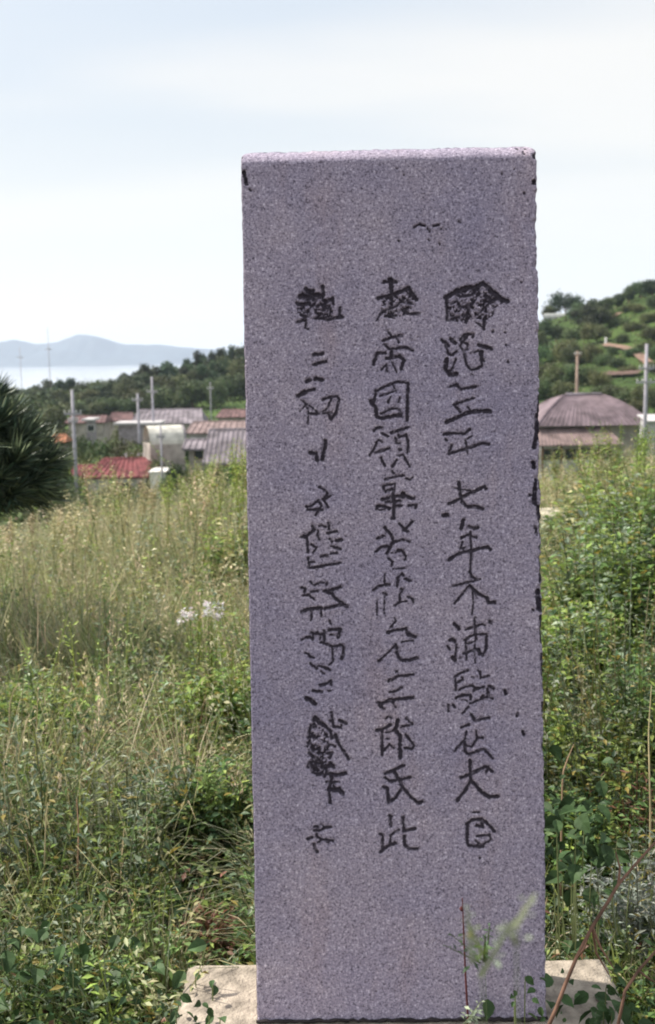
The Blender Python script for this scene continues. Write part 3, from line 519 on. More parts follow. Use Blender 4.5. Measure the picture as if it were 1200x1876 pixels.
for px_, top, Y_, wd in [(12, 742, 150, 60), (60, 712, 250, 80), (20, 704, 280, 80), (100, 722, 240, 60), (35, 770, 120, 70), (95, 775, 135, 50), (115, 800, 118, 56), (150, 788, 128, 56), (178, 780, 130, 60), (205, 778, 131, 58), (232, 780, 128, 56), (254, 786, 125, 54), (165, 808, 117, 54), (192, 804, 118, 50), (218, 806, 117, 56), (245, 808, 116, 54), (266, 800, 120, 40), (110, 835, 104, 60), (322, 826, 106, 40), (225, 758, 160, 44), (308, 764, 150, 34), (252, 784, 133, 44), (275, 878, 80, 50), (335, 866, 78, 50), (120, 866, 84, 50), (200, 874, 76, 60), (240, 880, 72, 50), (160, 880, 74, 40), (70, 890, 60, 70), (372, 846, 86, 46), (285, 806, 104, 34), (318, 818, 100, 34), (365, 826, 84, 50), (385, 842, 78, 50), (155, 862, 80, 56), (218, 862, 80, 60), (262, 866, 84, 40), (110, 762, 160, 40), (150, 776, 150, 36), (405, 764, 150, 30), (375, 770, 150, 30), (345, 770, 152, 28), (240, 772, 150, 30), (400, 838, 80, 56), (432, 828, 76, 56), (350, 838, 84, 44), (305, 842, 88, 36), (190, 872, 84, 44), (250, 874, 86, 40)]:
    kk = random.choice([4, 5, 4, 3])
    place_tree('village_bush', kk, px_, top, Y_, wd*1.15, '%s in the village %s%s' % ({4: 'rounded green bush', 5: 'spreading green bush', 3: 'taller green bush'}[kk], zone(px_, ZV), ', low in front' if top > 840 else (', upper row' if top < 770 else '')), 'bush', 'bushes among the village houses')
ZR = [(1005, 'beside the stele'), (1030, 'well left of timber pole'), (1058, 'left of the timber pole'), (1085, 'right of the timber pole'), (1115, 'near the white marker stone'), (1145, 'above the path bend'), (1175, 'left of the concrete pole'), (1202, 'behind the concrete pole'), (1300, 'beyond the right edge')]
HT = [(1008, 585, 556, 44, 3), (1036, 588, 532, 58, 6), (1060, 590, 548, 46, 2), (1084, 596, 538, 60, 2), (1075, 612, 560, 56, 1), (1102, 604, 560, 46, 3), (1112, 578, 540, 40, 3), (1130, 566, 531, 36, 2), (1150, 555, 521, 40, 2), (1172, 545, 512, 50, 2), (1195, 545, 506, 56, 3), (1222, 540, 498, 56, 2), (1250, 540, 494, 56, 3), (1198, 565, 535, 40, 4), (1100, 628, 588, 46, 2), (1078, 632, 592, 46, 3), (1050, 622, 585, 50, 5), (1020, 620, 588, 50, 4), (998, 625, 585, 50, 3),
    (990, 655, 600, 56, 2), (1012, 662, 608, 60, 5), (1038, 664, 612, 60, 4), (1062, 666, 616, 56, 5), (1086, 664, 622, 50, 4), (1104, 668, 640, 36, 5),
    (1000, 705, 656, 56, 4), (1024, 706, 652, 60, 5), (1050, 708, 660, 60, 3), (1078, 704, 664, 56, 4), (1100, 708, 668, 50, 5), (1000, 730, 684, 60, 5), (1035, 732, 690, 60, 4), (1125, 728, 698, 56, 4), (1155, 735, 704, 56, 5), (1180, 742, 700, 60, 4), (1205, 745, 704, 60, 5), (1095, 728, 700, 50, 5), (1168, 762, 726, 50, 4), (1185, 790, 752, 50, 5), (1160, 652, 634, 34, 4), (1178, 640, 618, 34, 5), (1140, 628, 604, 36, 4), (1196, 625, 596, 44, 4), (1160, 605, 582, 36, 5), (1190, 590, 566, 38, 4), (1135, 596, 574, 36, 5), (1148, 572, 556, 34, 4), (1170, 570, 548, 34, 5), (1130, 672, 650, 36, 4), (1150, 682, 664, 30, 5), (1195, 680, 655, 40, 4), (1212, 655, 628, 50, 5), (1120, 650, 636, 26, 4)]
for px_, by, top, wd, kk in HT:
    top -= random.uniform(0, 9) if by > 600 else random.uniform(0, 3); wd *= random.uniform(.7, 1.1)
    based_tree('hillside_tree', kk, px_, by, top, wd, '%s, right hillside, %s, %s' % (KN[kk], zone(px_, ZR), 'on the skyline' if by < 590 and top < 560 else 'high on the slope' if by < 632 else 'mid slope' if by < 670 else 'above the slate roof'), 'tree', 'trees on the right hillside')

for k in range(26):                       # the wood goes on where the stele covers it
    px_ = 590+k*15.5; by = 700-(px_-590)*.22+random.uniform(-18, 26); kk = random.choice([2, 3, 4, 5, 1])
    q = hit(px_, by, 150, 400); based_tree('hillside_tree', kk, px_, by, by-random.uniform(36, 56), random.uniform(44, 66), 'green tree of the hillside wood standing behind the stele, out of sight from the front', 'tree', 'trees behind the stele')

# low scrub covering the slopes between the trees
n = 60000; y = rng.uniform(60, 420, n); x = y*rng.uniform(-.34, .36, n); nz_ = np.sin(x*.35+y*.11)*np.sin(y*.23-x*.17)+np.sin(x*.9+1)*np.sin(y*.5)*.6
keep = (nz_+rng.normal(size=n)*.6 > -.3); x, y, nz_ = x[keep], y[keep], nz_[keep]; n = len(x)
P_ = np.stack([x, y, H(x, y)+rng.random(n)*(.35+.5*np.clip(nz_, 0, 1))], -1); C = tint((.085, .12, .045), n, .5); C = np.where((rng.random(n) < .16)[:, None], np.array([.15, .10, .07]), C); C = np.where((rng.random(n) < .2)[:, None], np.array([.17, .19, .08]), C)
Nn = rand_dirs(n)*.8+np.array([0, 0, .6]); Nn /= np.linalg.norm(Nn, axis=1)[:, None]
pmask = np.ones(n, bool)
V_, F_, C_ = cards(P_, Nn, rng.uniform(.35, .9, n), C)
link('hillside_scrub', npmesh('hillside_scrub', V_, F_, C_), leafmat('scrub', trans=.2, rough=.8), kind='stuff', label='low scrub and weeds covering the slopes around the village', cat='scrub')

# dirt path, bank, retaining line on the hillside
def drape(name, pts, halfw, m, lift=.75, kind=None, **kw):
    V_ = []; pts = [Vector(p) for p in pts]; P2 = []
    for i in range(len(pts)-1):
        for k in range(6): P2.append(pts[i].lerp(pts[i+1], k/6))
    P2.append(pts[-1])
    for i, p in enumerate(P2):
        d = (P2[min(i+1, len(P2)-1)]-P2[max(i-1, 0)]); n = Vector((-d.y, d.x, 0)).normalized()
        for s_ in (-1, -.3, .3, 1):
            q = p+n*halfw*s_*random.uniform(.8, 1.2); V_.append((q.x, q.y, float(H(q.x, q.y))+lift))
    return link(name, npmesh(name, np.array(V_), gridfaces(len(P2), 4)[:, ::-1]), m, kind=kind, **kw)
m_dirt = mat('red_dirt', (.22, .14, .105), scale=.6)
drape('path', [hit(1106, 636), hit(1122, 638), hit(1145, 643), hit(1165, 652), hit(1180, 664), hit(1192, 676)], 1.0, m_dirt, kind='structure', label='reddish dirt path climbing the hillside')
drape('path', [hit(1112, 590), hit(1122, 584), hit(1134, 578)], 1.4, m_dirt, kind='structure')
drape('earth_bank', [hit(1105, 690), hit(1130, 691), hit(1172, 689)], 1.8, mat('bare_earth', (.12, .075, .06), scale=.8), lift=.8, kind='structure')
pp = hit(1110, 634); g = float(H(pp.x, pp.y)); m = MB(); m.box((0, 0, .2), (1.0, 1.0, .4)); m.tube([(0, 0, .4), (0, 0, 1.9)], [.34, .28], 10); m.tube([(0, 0, 1.9), (0, 0, 2.1)], [.38, .1], 10)
m_white = mat('white_paint', (.76, .74, .72), rough=.6, var=.08)
o = m.build('marker_stone', m_white, label='small white marker stone at the start of the dirt path on the hill', cat='marker'); o.location = (pp.x, pp.y, g)

# ------------------------------------------------------------ houses
m_red = mat('red_roof_paint', (.20, .060, .064), var=.45, scale=1.5); m_lav = mat('grey_slate_roof', (.24, .21, .235), var=.35, scale=.8); m_pur = mat('brown_slate_roof', (.19, .145, .165), var=.3, scale=1.0)
m_pink = mat('faded_pink_roof', (.25, .185, .18), var=.35, scale=1.0); m_wall = mat('cream_plaster', (.38, .34, .31), var=.3, scale=1.0); m_pale = mat('whitewash', (.50, .48, .49), var=.25, scale=1.0)
m_glass = mat('dark_window', (.03, .035, .045), rough=.2, spec=.6); m_wood = mat('brown_timber', (.15, .09, .06)); m_terra = mat('orange_tiles', (.36, .16, .09), scale=1.5); m_dkred = mat('maroon_roof', (.17, .10, .10), var=.4, scale=1.2)
m_vinyl = mat('white_vinyl', (.62, .60, .54), rough=.6, var=.2, scale=1.5); m_brick = mat('grey_block', (.30, .27, .29), var=.25, scale=3)
def ribs(m, a, b_, c, d, n, r_=.05):
    """raised seams running down a roof plane a-b (ridge) to d-c (eave)"""
    a, b_, c, d = map(Vector, (a, b_, c, d))
    for k in range(n+1):
        f = k/n; m.tube([a.lerp(b_, f)+Vector((0, 0, .05)), d.lerp(c, f)+Vector((0, 0, .05))], r_, 4)
def house(px0, px1, ridge_y, eave_y, Y_, dep, roofm, wallm, label, hip=.25, rz=0, wall_h=2.6, nseam=10, windows=(), over=.45, gx=0):
    """box house whose front eave spans px0..px1; ridge parallel to the front"""
    p0 = at(px0, eave_y, Y_); p1 = at(px1, eave_y, Y_); pr_ = at((px0+px1)/2, ridge_y, Y_+dep/2)
    Wd = (p1.x-p0.x); cx = (p0.x+p1.x)/2; ze = (p0.z+p1.z)/2; rh = max(.6, pr_.z-ze); g = float(H(cx, Y_+dep/2)); zb = min(g-.3, ze-wall_h)
    root = empty('village_house', (cx, Y_+dep/2, zb), rz, label=label, cat='house'); e = ze-zb; hw, hd = Wd/2, dep/2
    m = MB(); m.box((0, 0, e/2), (Wd-2*over, dep-2*over, e)); 
    xr = hw*(1-hip)+gx
    if hip < .1:
        for sx in (-1, 1): m.add([(sx*(hw-over), -(hd-over), e), (sx*(hw-over), hd-over, e), (sx*(hw-over), 0, e+rh*.8)], [(0, 1, 2), (2, 1, 0)])
    m.build('wall', wallm, root)
    m = MB(); A = (-xr, 0, e+rh); B = (xr, 0, e+rh); c = [(-hw, -hd, e), (hw, -hd, e), (hw, hd, e), (-hw, hd, e)]; th = .16
    lo = [(x, y, z-th) for x, y, z in c]; 
    m.add([A, B]+c+lo, [(0, 2, 3, 1), (1, 3, 4), (1, 4, 5, 0), (0, 5, 2), (2, 6, 7, 3), (3, 7, 8, 4), (4, 8, 9, 5), (5, 9, 6, 2), (6, 9, 8, 7)])
    ribs(m, A, B, c[1], c[0], nseam)
    m.tube([A, B], .12, 6); 
    for q, w_ in ((A, c[0]), (B, c[1])): m.tube([q, w_], .09, 6)
    m.build('roof', roofm, root)
    for f, wz, ww, wh in windows:
        x = -hw+over+f*(Wd-2*over); m = MB(); m.box((x, -(hd-over)-.03, e-wz), (ww+.16, .1, wh+.16)); fr = m.build('window', m_wood, root)
        m = MB(); m.box((x, -(hd-over)-.09, e-wz), (ww, .04, wh)); m.build('pane', m_glass, fr)
    return root
house(148, 289, 840, 874, 104, 6.5, m_red, m_pale, 'low house with a bright red hipped roof, left of the stele', hip=.45, wall_h=2.3, windows=((.55, 1.1, 1.2, .9), (.85, 1.1, .8, .9)), nseam=12)
house(128, 172, 853, 870, 108, 4.0, m_red, m_wall, 'small red roofed annex left of the red hipped house', hip=.1, wall_h=2.2, nseam=6)
house(238, 372, 750, 776, 178, 9, m_lav, m_wall, 'long grey roofed house farthest back below the green ridge', hip=.12, windows=((.3, 1.2, 1.2, 1.0), (.7, 1.2, 1.2, 1.0)), nseam=14)
house(118, 192, 762, 774, 172, 7, m_dkred, m_wall, 'maroon roofed house behind the tall pole with a crossarm', hip=.1)
house(192, 244, 756, 771, 190, 7, m_dkred, m_wall, 'small maroon roofed house beside the long grey roofed one', hip=.3)
house(395, 480, 750, 764, 192, 8, m_dkred, m_wall, 'reddish roofed house farthest back, next to the stele edge', hip=.2)
house(340, 520, 772, 792, 128, 8, m_pink, m_pale, 'dusty pink roofed house behind the grey shed', hip=.08, nseam=16)
house(372, 560, 786, 848, 92, 9, m_lav, m_wall, 'big shed with a wide lavender grey roof at the stele edge', hip=.03, wall_h=2.0, nseam=20, windows=((.1, .9, .7, .8),))
house(334, 392, 812, 822, 94, 4, m_lav, m_wall, 'cream walled lean-to house left of the big grey shed', hip=.05, wall_h=2.6, windows=((.55, .5, .8, .6),), nseam=5)
house(78, 120, 797, 810, 132, 4, m_terra, m_wall, 'tiny hut with an orange tiled roof beside the pine', hip=.2, nseam=6)
house(216, 300, 832, 846, 116, 5, m_lav, m_pale, 'pale roofed house just behind the red hipped house', hip=.15, nseam=10)
# flat roofed building
def flat_house(px0, px1, ytop, Y_, label):
    a = at(px0, ytop, Y_); b_ = at(px1, ytop, Y_); Wd = b_.x-a.x; cx = (a.x+b_.x)/2; g = float(H(cx, Y_))-.3
    r_ = empty('flat_roofed_building', (cx, Y_+2, g), 0, label=label, cat='building'); h = a.z-g
    m = MB(); m.box((0, 0, (h-.25)/2), (Wd-1, 3.5, h-.25)); m.build('wall', m_brick, r_)
    m = MB(); m.box((0, 0, h-.12), (Wd, 4.6, .25)); m.build('roof', m_pale, r_)
    m = MB(); m.box((Wd*.2, -1.8, h-1.2), (1, .1, .9)); f = m.build('window', m_white, r_); m = MB(); m.box((Wd*.2, -1.87, h-1.2), (.85, .05, .75)); m.build('pane', m_glass, f)
flat_house(208, 294, 775, 138, 'flat roofed building with a thin white roof slab behind the white vault')
flat_house(150, 172, 768, 150, 'tiny flat white roofed hut behind the village bushes')
# barrel vaulted store
a = at(300, 815, 112); g = float(H(a.x, 112))-.2
vr_ = empty('vaulted_store', (a.x, 112, g), R(20), label='small store with a white barrel vault and a grey block end wall', cat='store')
ztop = at(300, 779, 112).z-g; rad = 1.75; m = MB(); n = 14; LX = 1.7
pts = [(-LX, -rad*math.cos(math.pi*k/n), ztop-rad+rad*math.sin(math.pi*k/n)) for k in range(n+1)]
for k in range(n):
    p, q = pts[k], pts[k+1]; m.add([p, q, (LX, q[1], q[2]), (LX, p[1], p[2])], [(0, 3, 2, 1)])
m.build('vault', m_vinyl, vr_, True)
m = MB(); m.box((0, 0, (ztop-rad)/2), (2*LX, 2*rad, ztop-rad)); m.build('wall', m_wall, vr_)
m = MB(); e_ = [(LX+.03, p[1]*.97, p[2]-.03) for p in pts]; e2_ = [(LX+.25, y, z) for _, y, z in e_]
m.add(e_+e2_, [tuple(range(n+1)), tuple(range(2*n+1, n, -1))]+[(k, k+n+1, k+n+2, k+1) for k in range(n)]); m.build('end_wall', m_brick, vr_)
# white yard wall right of the red house
a = at(293, 862, 100); g = float(H(a.x, 100)); m = MB(); m.box((0, 0, (a.z-g)/2-.2), (1.3, 3.4, a.z-g+.4)); m.box((0, 0, a.z-g+.04), (1.5, 3.6, .1)); o = m.build('outhouse', m_white, label='small whitewashed outhouse at the right end of the red roof', cat='outhouse'); o.location = (a.x, 100, g)

# two tier roofed house on the right
def tier_house():
    Y_ = 108; zt = at(1072, 723, Y_+5).z; ze1 = at(1072, 779, Y_+.5).z; zl1 = at(1060, 783, Y_).z; ze2 = at(1060, 815, Y_-2.2).z
    cx = at(1068, 780, Y_+5).x; hw = (at(1176, 780, Y_).x-at(960, 780, Y_).x)/2; g = float(H(cx, Y_+5))-.3; zb = min(g, ze2-2.4)
    r_ = empty('tiered_roof_house', (cx, Y_+5, zb), 0, label='large house with a dark slate roof above a faded pink veranda roof', cat='house')
    Z_ = lambda z: z-zb
    m = MB(); m.box((-.4, .2, Z_(ze1)/2), (2*hw-1.6, 8.6, Z_(ze1)-.1)); m.build('wall', m_wall, r_)
    # curved hip roof: rings with a swept profile
    m = MB(); prof_ = [(1.0, 0), (.86, .30), (.70, .58), (.52, .82), (.36, .97), (.30, 1.0)]
    rings_ = []
    for f, hgt in prof_:
        x = hw*f; y = 5.3*(f if f > .36 else .02) if f <= .36 else 5.3*(f-.28)/.72
        z = Z_(ze1)+(zt-ze1)*hgt; rings_.append([(-x, -y, z), (x, -y, z), (x, y, z), (-x, y, z)])
    for k in range(len(rings_)-1):
        A, B = rings_[k], rings_[k+1]; m.add(A+B, [(i, (i+1) % 4, 4+(i+1) % 4, 4+i) for i in range(4)])
    m.add(rings_[-1], [(0, 1, 2, 3)]); m.add(rings_[0], [(3, 2, 1, 0)])
    for i in range(4): m.tube([r__[i] for r__ in rings_], .11, 5)
    for k in range(1, 24):
        f = k/24; m.tube([Vector(r__[0]).lerp(Vector(r__[1]), f)+Vector((0, 0, .02)) for r__ in rings_[:-1]], .045, 4)
    m.build('roof', m_pur, r_)
    m = MB(); m.tube([(-hw*.32, 0, Z_(zt)+.05), (hw*.32, 0, Z_(zt)+.05)], .16, 6); m.build('ridge_cap', m_lav, r_)
    m = MB(); x1 = at(1142, 815, Y_-2.2).x-cx; x0 = -hw-.2; a = [(x0+.4, -4.6, Z_(zl1)), (x1-1.1, -4.6, Z_(zl1)), (x1, -7.2, Z_(ze2)), (x0, -7.2, Z_(ze2))]
    m.add(a+[(x, y, z-.12) for x, y, z in a], [(0, 3, 2, 1), (4, 5, 6, 7), (3, 7, 6, 2), (2, 6, 5, 1), (0, 4, 7, 3)]); ribs(m, a[0], a[1], a[2], a[3], 22, .04); m.build('veranda_roof', m_pink, r_)
    zc = Z_(ze2); m = MB(); m.box(((x0+x1)/2-.3, -6.2, (zc-.1)/2), (x1-x0-1.4, .2, zc-.1)); m.build('front_wall', m_pale, r_)
    for k in range(6):
        x = x0+1.0+(x1-x0-2.4)*k/5; m = MB(); m.box((x, -6.33, zc-.95), (1.0, .08, 1.0)); fr = m.build('window', m_wood, r_); m = MB(); m.box((x, -6.38, zc-.95), (.84, .04, .84)); m.build('pane', m_glass, fr)
    for k in range(5):
        x = x0+.5+(x1-x0-1)*k/4; m = MB(); m.tube([(x, -7.0, 0), (x, -7.0, zc-.1)], .09, 6); m.build('post', m_wood, r_)
    return r_
tier_house()
# pale greenhouse on the hill and little shed
q = hit(1016, 584); g = float(H(q.x, q.y)); gh = empty('greenhouse', (q.x, q.y, g), R(-8), label='long low whitish greenhouse high on the right hillside', cat='greenhouse')
m = MB(); n = 10; pts = [(-1.6*math.cos(math.pi*k/n), -.3+2.0*math.sin(math.pi*k/n)) for k in range(n+1)]
for k in range(n): m.add([(-3.4, *pts[k]), (3.4, *pts[k]), (3.4, *pts[k+1]), (-3.4, *pts[k+1])], [(0, 1, 2, 3)])
m.add([(-3.4, *p) for p in pts], [tuple(range(n+1))]); m.add([(3.4, *p) for p in pts], [tuple(range(n, -1, -1))]); m.build('cover', mat('dull_film', (.36, .37, .36), rough=.6, var=.15), gh)
for k in range(5): m = MB(); m.tube([(-3.4+1.7*k, y, z+.04) for y, z in pts], .05, 4); m.build('hoop', m_lav, gh)
q = at(1198, 782, 96); g = float(H(q.x, 96)); m = MB(); h_ = q.z-g+.5; m.box((0, 0, h_/2), (1.8, 2, h_)); m.add([(-1.1, -1.3, h_), (1.1, -1.3, h_), (1.1, 1.3, h_+.4), (-1.1, 1.3, h_+.4), (-1.1, -1.3, h_+.1), (1.1, -1.3, h_+.1), (1.1, 1.3, h_+.5), (-1.1, 1.3, h_+.5)], [(0, 3, 2, 1), (4, 5, 6, 7), (0, 1, 5, 4), (1, 2, 6, 5), (2, 3, 7, 6), (3, 0, 4, 7)])
o = m.build('garden_shed', m_pale, label='small pale shed below the concrete pole on the right', cat='shed'); o.location = (q.x, 96, g)

# ------------------------------------------------------------ poles
m_conc = mat('pole_concrete', (.38, .36, .41), var=.12, scale=2); m_pwood = mat('pole_timber', (.30, .22, .18), var=.2, scale=2); m_cer = mat('insulator', (.6, .58, .56), rough=.3); m_mast = mat('mast_steel', (.36, .30, .30), var=.1)
def pole(px_, ytop, Y_, r0, arms, label, m_=None, name='utility_pole', yb=None, lean=0):
    q = at(px_, ytop, Y_); g = float(H(q.x, Y_))-.5; h = q.z-g
    root = empty(name, (q.x, Y_, g), 0, label=label, cat='pole'); root.rotation_euler = (0, lean, 0)
    m = MB(); m.tube([(0, 0, 0), (0, 0, h)], [r0*1.5, r0], 10); m.build('shaft', m_ or m_conc, root, True)
    for ya, la in arms:
        z = at(px_, ya, Y_).z-g; m = MB(); m.box((0, -r0*1.3, z), (la, .12, .14)); m.tube([(la*.3, -r0*1.3, z), (0, -r0, z-.5)], .03, 4); ar = m.build('crossarm', m_ or m_conc, root)
        for k in (-.45, -.2, .2, .45): m = MB(); m.tube([(la*k, -r0*1.3, z+.07), (la*k, -r0*1.3, z+.16), (la*k, -r0*1.3, z+.28)], [.03, .07, .05], 6); m.build('insulator', m_cer, ar)
    return root
pole(132, 714, 84, .11, [(758, 1.3), (772, .7)], 'tall pale concrete utility pole nearest the pine, left of the red roof')
pole(252, 721, 128, .13, [(733, 1.2)], 'middle concrete pole rising over the long grey roof')
pole(278, 690, 140, .13, [(718, 1.3)], 'concrete pole reaching highest against the wooded ridge')
pole(294, 778, 96, .075, [(800, .7)], 'short concrete pole in front of the white vaulted store')
pole(385, 700, 185, .06, [(712, 1.0)], 'faint thin pole close to the left edge of the stele')
pole(1058, 643, 128, .15, [(650, .8)], 'brown timber pole behind the dark slate roof', m_pwood)
pole(1185, 630, 90, .12, [(675, 1.2), (700, 1.6)], 'pale concrete pole with two crossarms at the right edge')
pole(87, 600, 330, .07, [(640, 2.0)], 'thin distant mast in front of the far blue hills', m_mast, 'antenna_mast')
pole(36, 636, 330, .06, [(655, 2.0)], 'shorter distant mast at the far left of the bay', m_mast, 'antenna_mast')

# ------------------------------------------------------------ near vegetation (vectorised)
class VB:
    def __init__(s): s.V = []; s.Q = []; s.T = []; s.C = []; s.n = 0
    def add(s, V, F, C):
        F = F+s.n; (s.Q if F.shape[1] == 4 else s.T).append(F); s.V.append(V); s.C.append(C); s.n += len(V)
    def build(s, name, m, parent=None, **k):
        F = [np.concatenate(x) for x in (s.Q, s.T) if x]
        return link(name, npmesh(name, np.concatenate(s.V), F, np.concatenate(s.C)), m, parent, **k)
def unit(v): return v/(np.linalg.norm(v, axis=-1, keepdims=True)+1e-9)
def blades(vb, root, h, wd, az, lean, droop, C, seg=3, dry_tip=0.0):
    n = len(root); tt = np.linspace(0, 1, seg+1)[None, :, None]; d = np.stack([np.cos(az), np.sin(az), 0*az], -1)[:, None, :]
    sd_a = az+np.pi/2+rng.normal(size=n)*.5; sd = np.stack([np.cos(sd_a), np.sin(sd_a), 0*az], -1)[:, None, :]
    hh = h[:, None, None]; up = np.array([0, 0, 1.])[None, None, :]
    c = root[:, None, :]+up*hh*(tt-droop[:, None, None]*.55*tt**3)+d*hh*(lean[:, None, None]*tt+droop[:, None, None]*.8*tt**2.2)
    ww = wd[:, None, None]*np.array([.7, 1, .8, .5, .3, .2])[None, :seg+1, None]; ww[:, -1] *= .12
    V = np.stack([c-sd*ww/2, c+sd*ww/2], 2).reshape(-1, 3)
    b_ = (np.arange(n)*(seg+1)*2)[:, None]+(np.arange(seg)*2)[None, :]
    F = np.stack([b_, b_+1, b_+3, b_+2], -1).reshape(-1, 4)
    Cc = np.repeat(C[:, None, :], (seg+1)*2, 1)
    if dry_tip: k = np.repeat(tt[0, :, 0], 2)[None, :, None]*dry_tip; Cc = Cc*(1-k)+np.array([.34, .27, .15])*k
    vb.add(V, F, Cc.reshape(-1, 3)); return c[:, -1]
def leaves(vb, P, D, Nn, ln, wd, C, fold=.35):
    n = len(P); D = unit(D); S_ = unit(np.cross(D, Nn)); U = np.cross(S_, D); l = ln[:, None]; w_ = wd[:, None]
    mid = P+D*l*.45
    V = np.stack([P, mid-S_*w_*.5+U*w_*fold*.5, P+D*l-U*l*.12, mid+S_*w_*.5+U*w_*fold*.5], 1).reshape(-1, 3)
    b_ = np.arange(n)*4; F = np.stack([np.stack([b_, b_+1, b_+2], 1), np.stack([b_, b_+2, b_+3], 1)], 1).reshape(-1, 3)
    vb.add(V, F, np.repeat(C, 4, 0))
def weeds(vb, root, h, C, nl=24, ll=.045, lw=.4, lean=.15, t0=.12, spread=.05, Cs=None, droopy=.2, top=.5):
    """leafy stems: spiral leaves along a leaning stem"""
    n = len(root); az = rng.random(n)*6.28; d = np.stack([np.cos(az), np.sin(az), 0*az], -1); le = (rng.random(n)*lean*2)[:, None]
    tip = root+d*h[:, None]*le+np.array([0, 0, 1.])*h[:, None]
    Cs = C*.7+np.array([.03, .02, .0]) if Cs is None else Cs
    for a in (0, 1.57):
        sd = np.stack([np.cos(az+a), np.sin(az+a), 0*az], -1)*(.0018+.0016*h[:, None])
        V = np.stack([root-sd, root+sd, tip+sd*.4, tip-sd*.4], 1).reshape(-1, 3); vb.add(V, np.arange(4*n).reshape(n, 4), np.repeat(Cs, 4, 0))
    k = np.arange(nl); tt = t0+(1-t0)*(k+.5)/nl; tt = tt[None, :]+rng.normal(size=(n, nl))*.03; tt = np.clip(tt, .03, 1.02)
    ang = az[:, None]+k[None, :]*2.4+rng.normal(size=(n, nl))*.5; el = rng.normal(size=(n, nl))*.35+.25+(tt-.5)*.9*top-droopy
    D = np.stack([np.cos(ang)*np.cos(el), np.sin(ang)*np.cos(el), np.sin(el)], -1)
    P_ = root[:, None]*(1-tt[..., None])+tip[:, None]*tt[..., None]+D*(rng.random((n, nl))*spread*(1.1-tt))[..., None]
    ln = ll*(1.15-.55*tt)*rng.uniform(.6, 1.3, (n, nl)); Nn = unit(rand_dirs(n*nl)*.55+np.array([0, 0, 1.]))
    Cc = np.repeat(C[:, None], nl, 1)*rng.uniform(.7, 1.3, (n, nl, 1)); yel = (rng.random((n, nl, 1)) < .05); Cc = np.where(yel, np.array([.30, .24, .06]), Cc)
    leaves(vb, P_.reshape(-1, 3), D.reshape(-1, 3), Nn, ln.ravel(), (ln*lw).ravel(), Cc.reshape(-1, 3))
    return tip
def panicle(vb, tip, ln, C, nl=22, sz=.012):
    n = len(tip); k = rng.random((n, nl)); off = rand_dirs(n*nl).reshape(n, nl, 3)*np.array([1, 1, .4])*(.022*(1-k)+.004)[..., None]
    P_ = tip[:, None]+np.array([0, 0, -1.])*((1-k)*ln[:, None])[..., None]+off*ln[:, None, None]*6
    D = unit(off+np.array([0, 0, .02])); Cc = np.repeat(C[:, None], nl, 1)*rng.uniform(.7, 1.25, (n, nl, 1))
    leaves(vb, P_.reshape(-1, 3), D.reshape(-1, 3), rand_dirs(n*nl), rng.uniform(.6, 1.4, n*nl)*sz, rng.uniform(.3, .5, n*nl)*sz, Cc.reshape(-1, 3))
LX_ = [-200, 0, 60, 110, 160, 220, 300, 380, 440, 700, 1000, 1060, 1120, 1200, 1400]; LY_ = [975, 958, 948, 912, 892, 880, 884, 852, 826, 800, 858, 838, 822, 790, 770]
MR = np.array(MROT)
def atrow(px_, row, y):
    d = np.stack([(px_-600)/FPX, (938-row)/FPX, -np.ones_like(px_)], -1) @ MR.T; return EYE.z+d[:, 2]*y/d[:, 1]
def zcap(x, y):
    Pq = np.stack([x, y, np.full_like(x, 1.0)], -1); pxx, _ = proj(Pq); lim = np.interp(pxx, LX_, LY_)
    return atrow(pxx, lim, y), pxx
def scatter(n, y0, y1, pw=1.4, xr=.34, xl=None):
    """positions in the wedge ahead, denser near; none on the slab or in front of the stele"""
    out_ = []
    while len(out_) < n:
        m_ = n*2; y = y0+(y1-y0)*rng.random(m_)**pw; hw = xr*y+.35; x = (rng.random(m_)*2-1)*hw
        ok = ~((x > bx0.x-.02) & (x < bx1.x+.02) & (y > 1.2) & (y < back+.03)) & ~((y < 2.05) & (x > -.42) & (x < .62))
        out_ += list(zip(x[ok], y[ok]))
    a = np.array(out_[:n]); return a[:, 0], a[:, 1]
def vnoise(x, y, s_, seed):
    r_ = np.random.default_rng(seed); ph = r_.random((6, 3))*6.28; v = 0
    for i in range(6):
        a = ph[i, 0]; f = s_*(1+i*.45); v = v+np.sin((x*math.cos(a)+y*math.sin(a))*f+ph[i, 1])*np.sin((x*math.sin(a)-y*math.cos(a))*f*.8+ph[i, 2])/(1+i*.3)
    return v/2.2
def root3(x, y, dz=-.01): return np.stack([x, y, H(x, y)+dz], -1)
GRN = dict(y=(.28, .37, .09), m=(.15, .24, .075), d=(.055, .105, .045), g=(.28, .34, .235), t=(.68, .58, .40), o=(.42, .40, .22), r=(.26, .13, .09))
def mixc(keys, wts, n, var=.3):
    k = rng.choice(len(keys), n, p=np.array(wts)/sum(wts)); return np.array([GRN[q] for q in keys])[k]*(1+(rng.random((n, 1))-.5)*2*var)*(1+(rng.random((n, 3))-.5)*.15)
m_leaf = leafmat('weed_leaves', .38, .5); m_grass = leafmat('grass_blades', .35, .5)

def cap_h(x, y, h, slack=.09):
    z, pxx = zcap(x, y); g = H(x, y)
    for xa, xb, ya, yb, row in ((985, 1062, 3.0, 7.25, 992), (318, 412, 2.9, 4.2, 1158), (300, 475, 2.0, 2.9, 1745), (1000, 1110, 2.0, 2.8, 1735)):
        s_ = (pxx > xa) & (pxx < xb) & (y > ya) & (y < yb)
        if s_.any(): z[s_] = np.minimum(z[s_], atrow(pxx[s_], float(row)+0*pxx[s_], y[s_]))
    m_ = z-g+.02-np.abs(rng.normal(size=len(x)))*slack*1.6; return np.clip(np.minimum(h, m_), .04, None), pxx
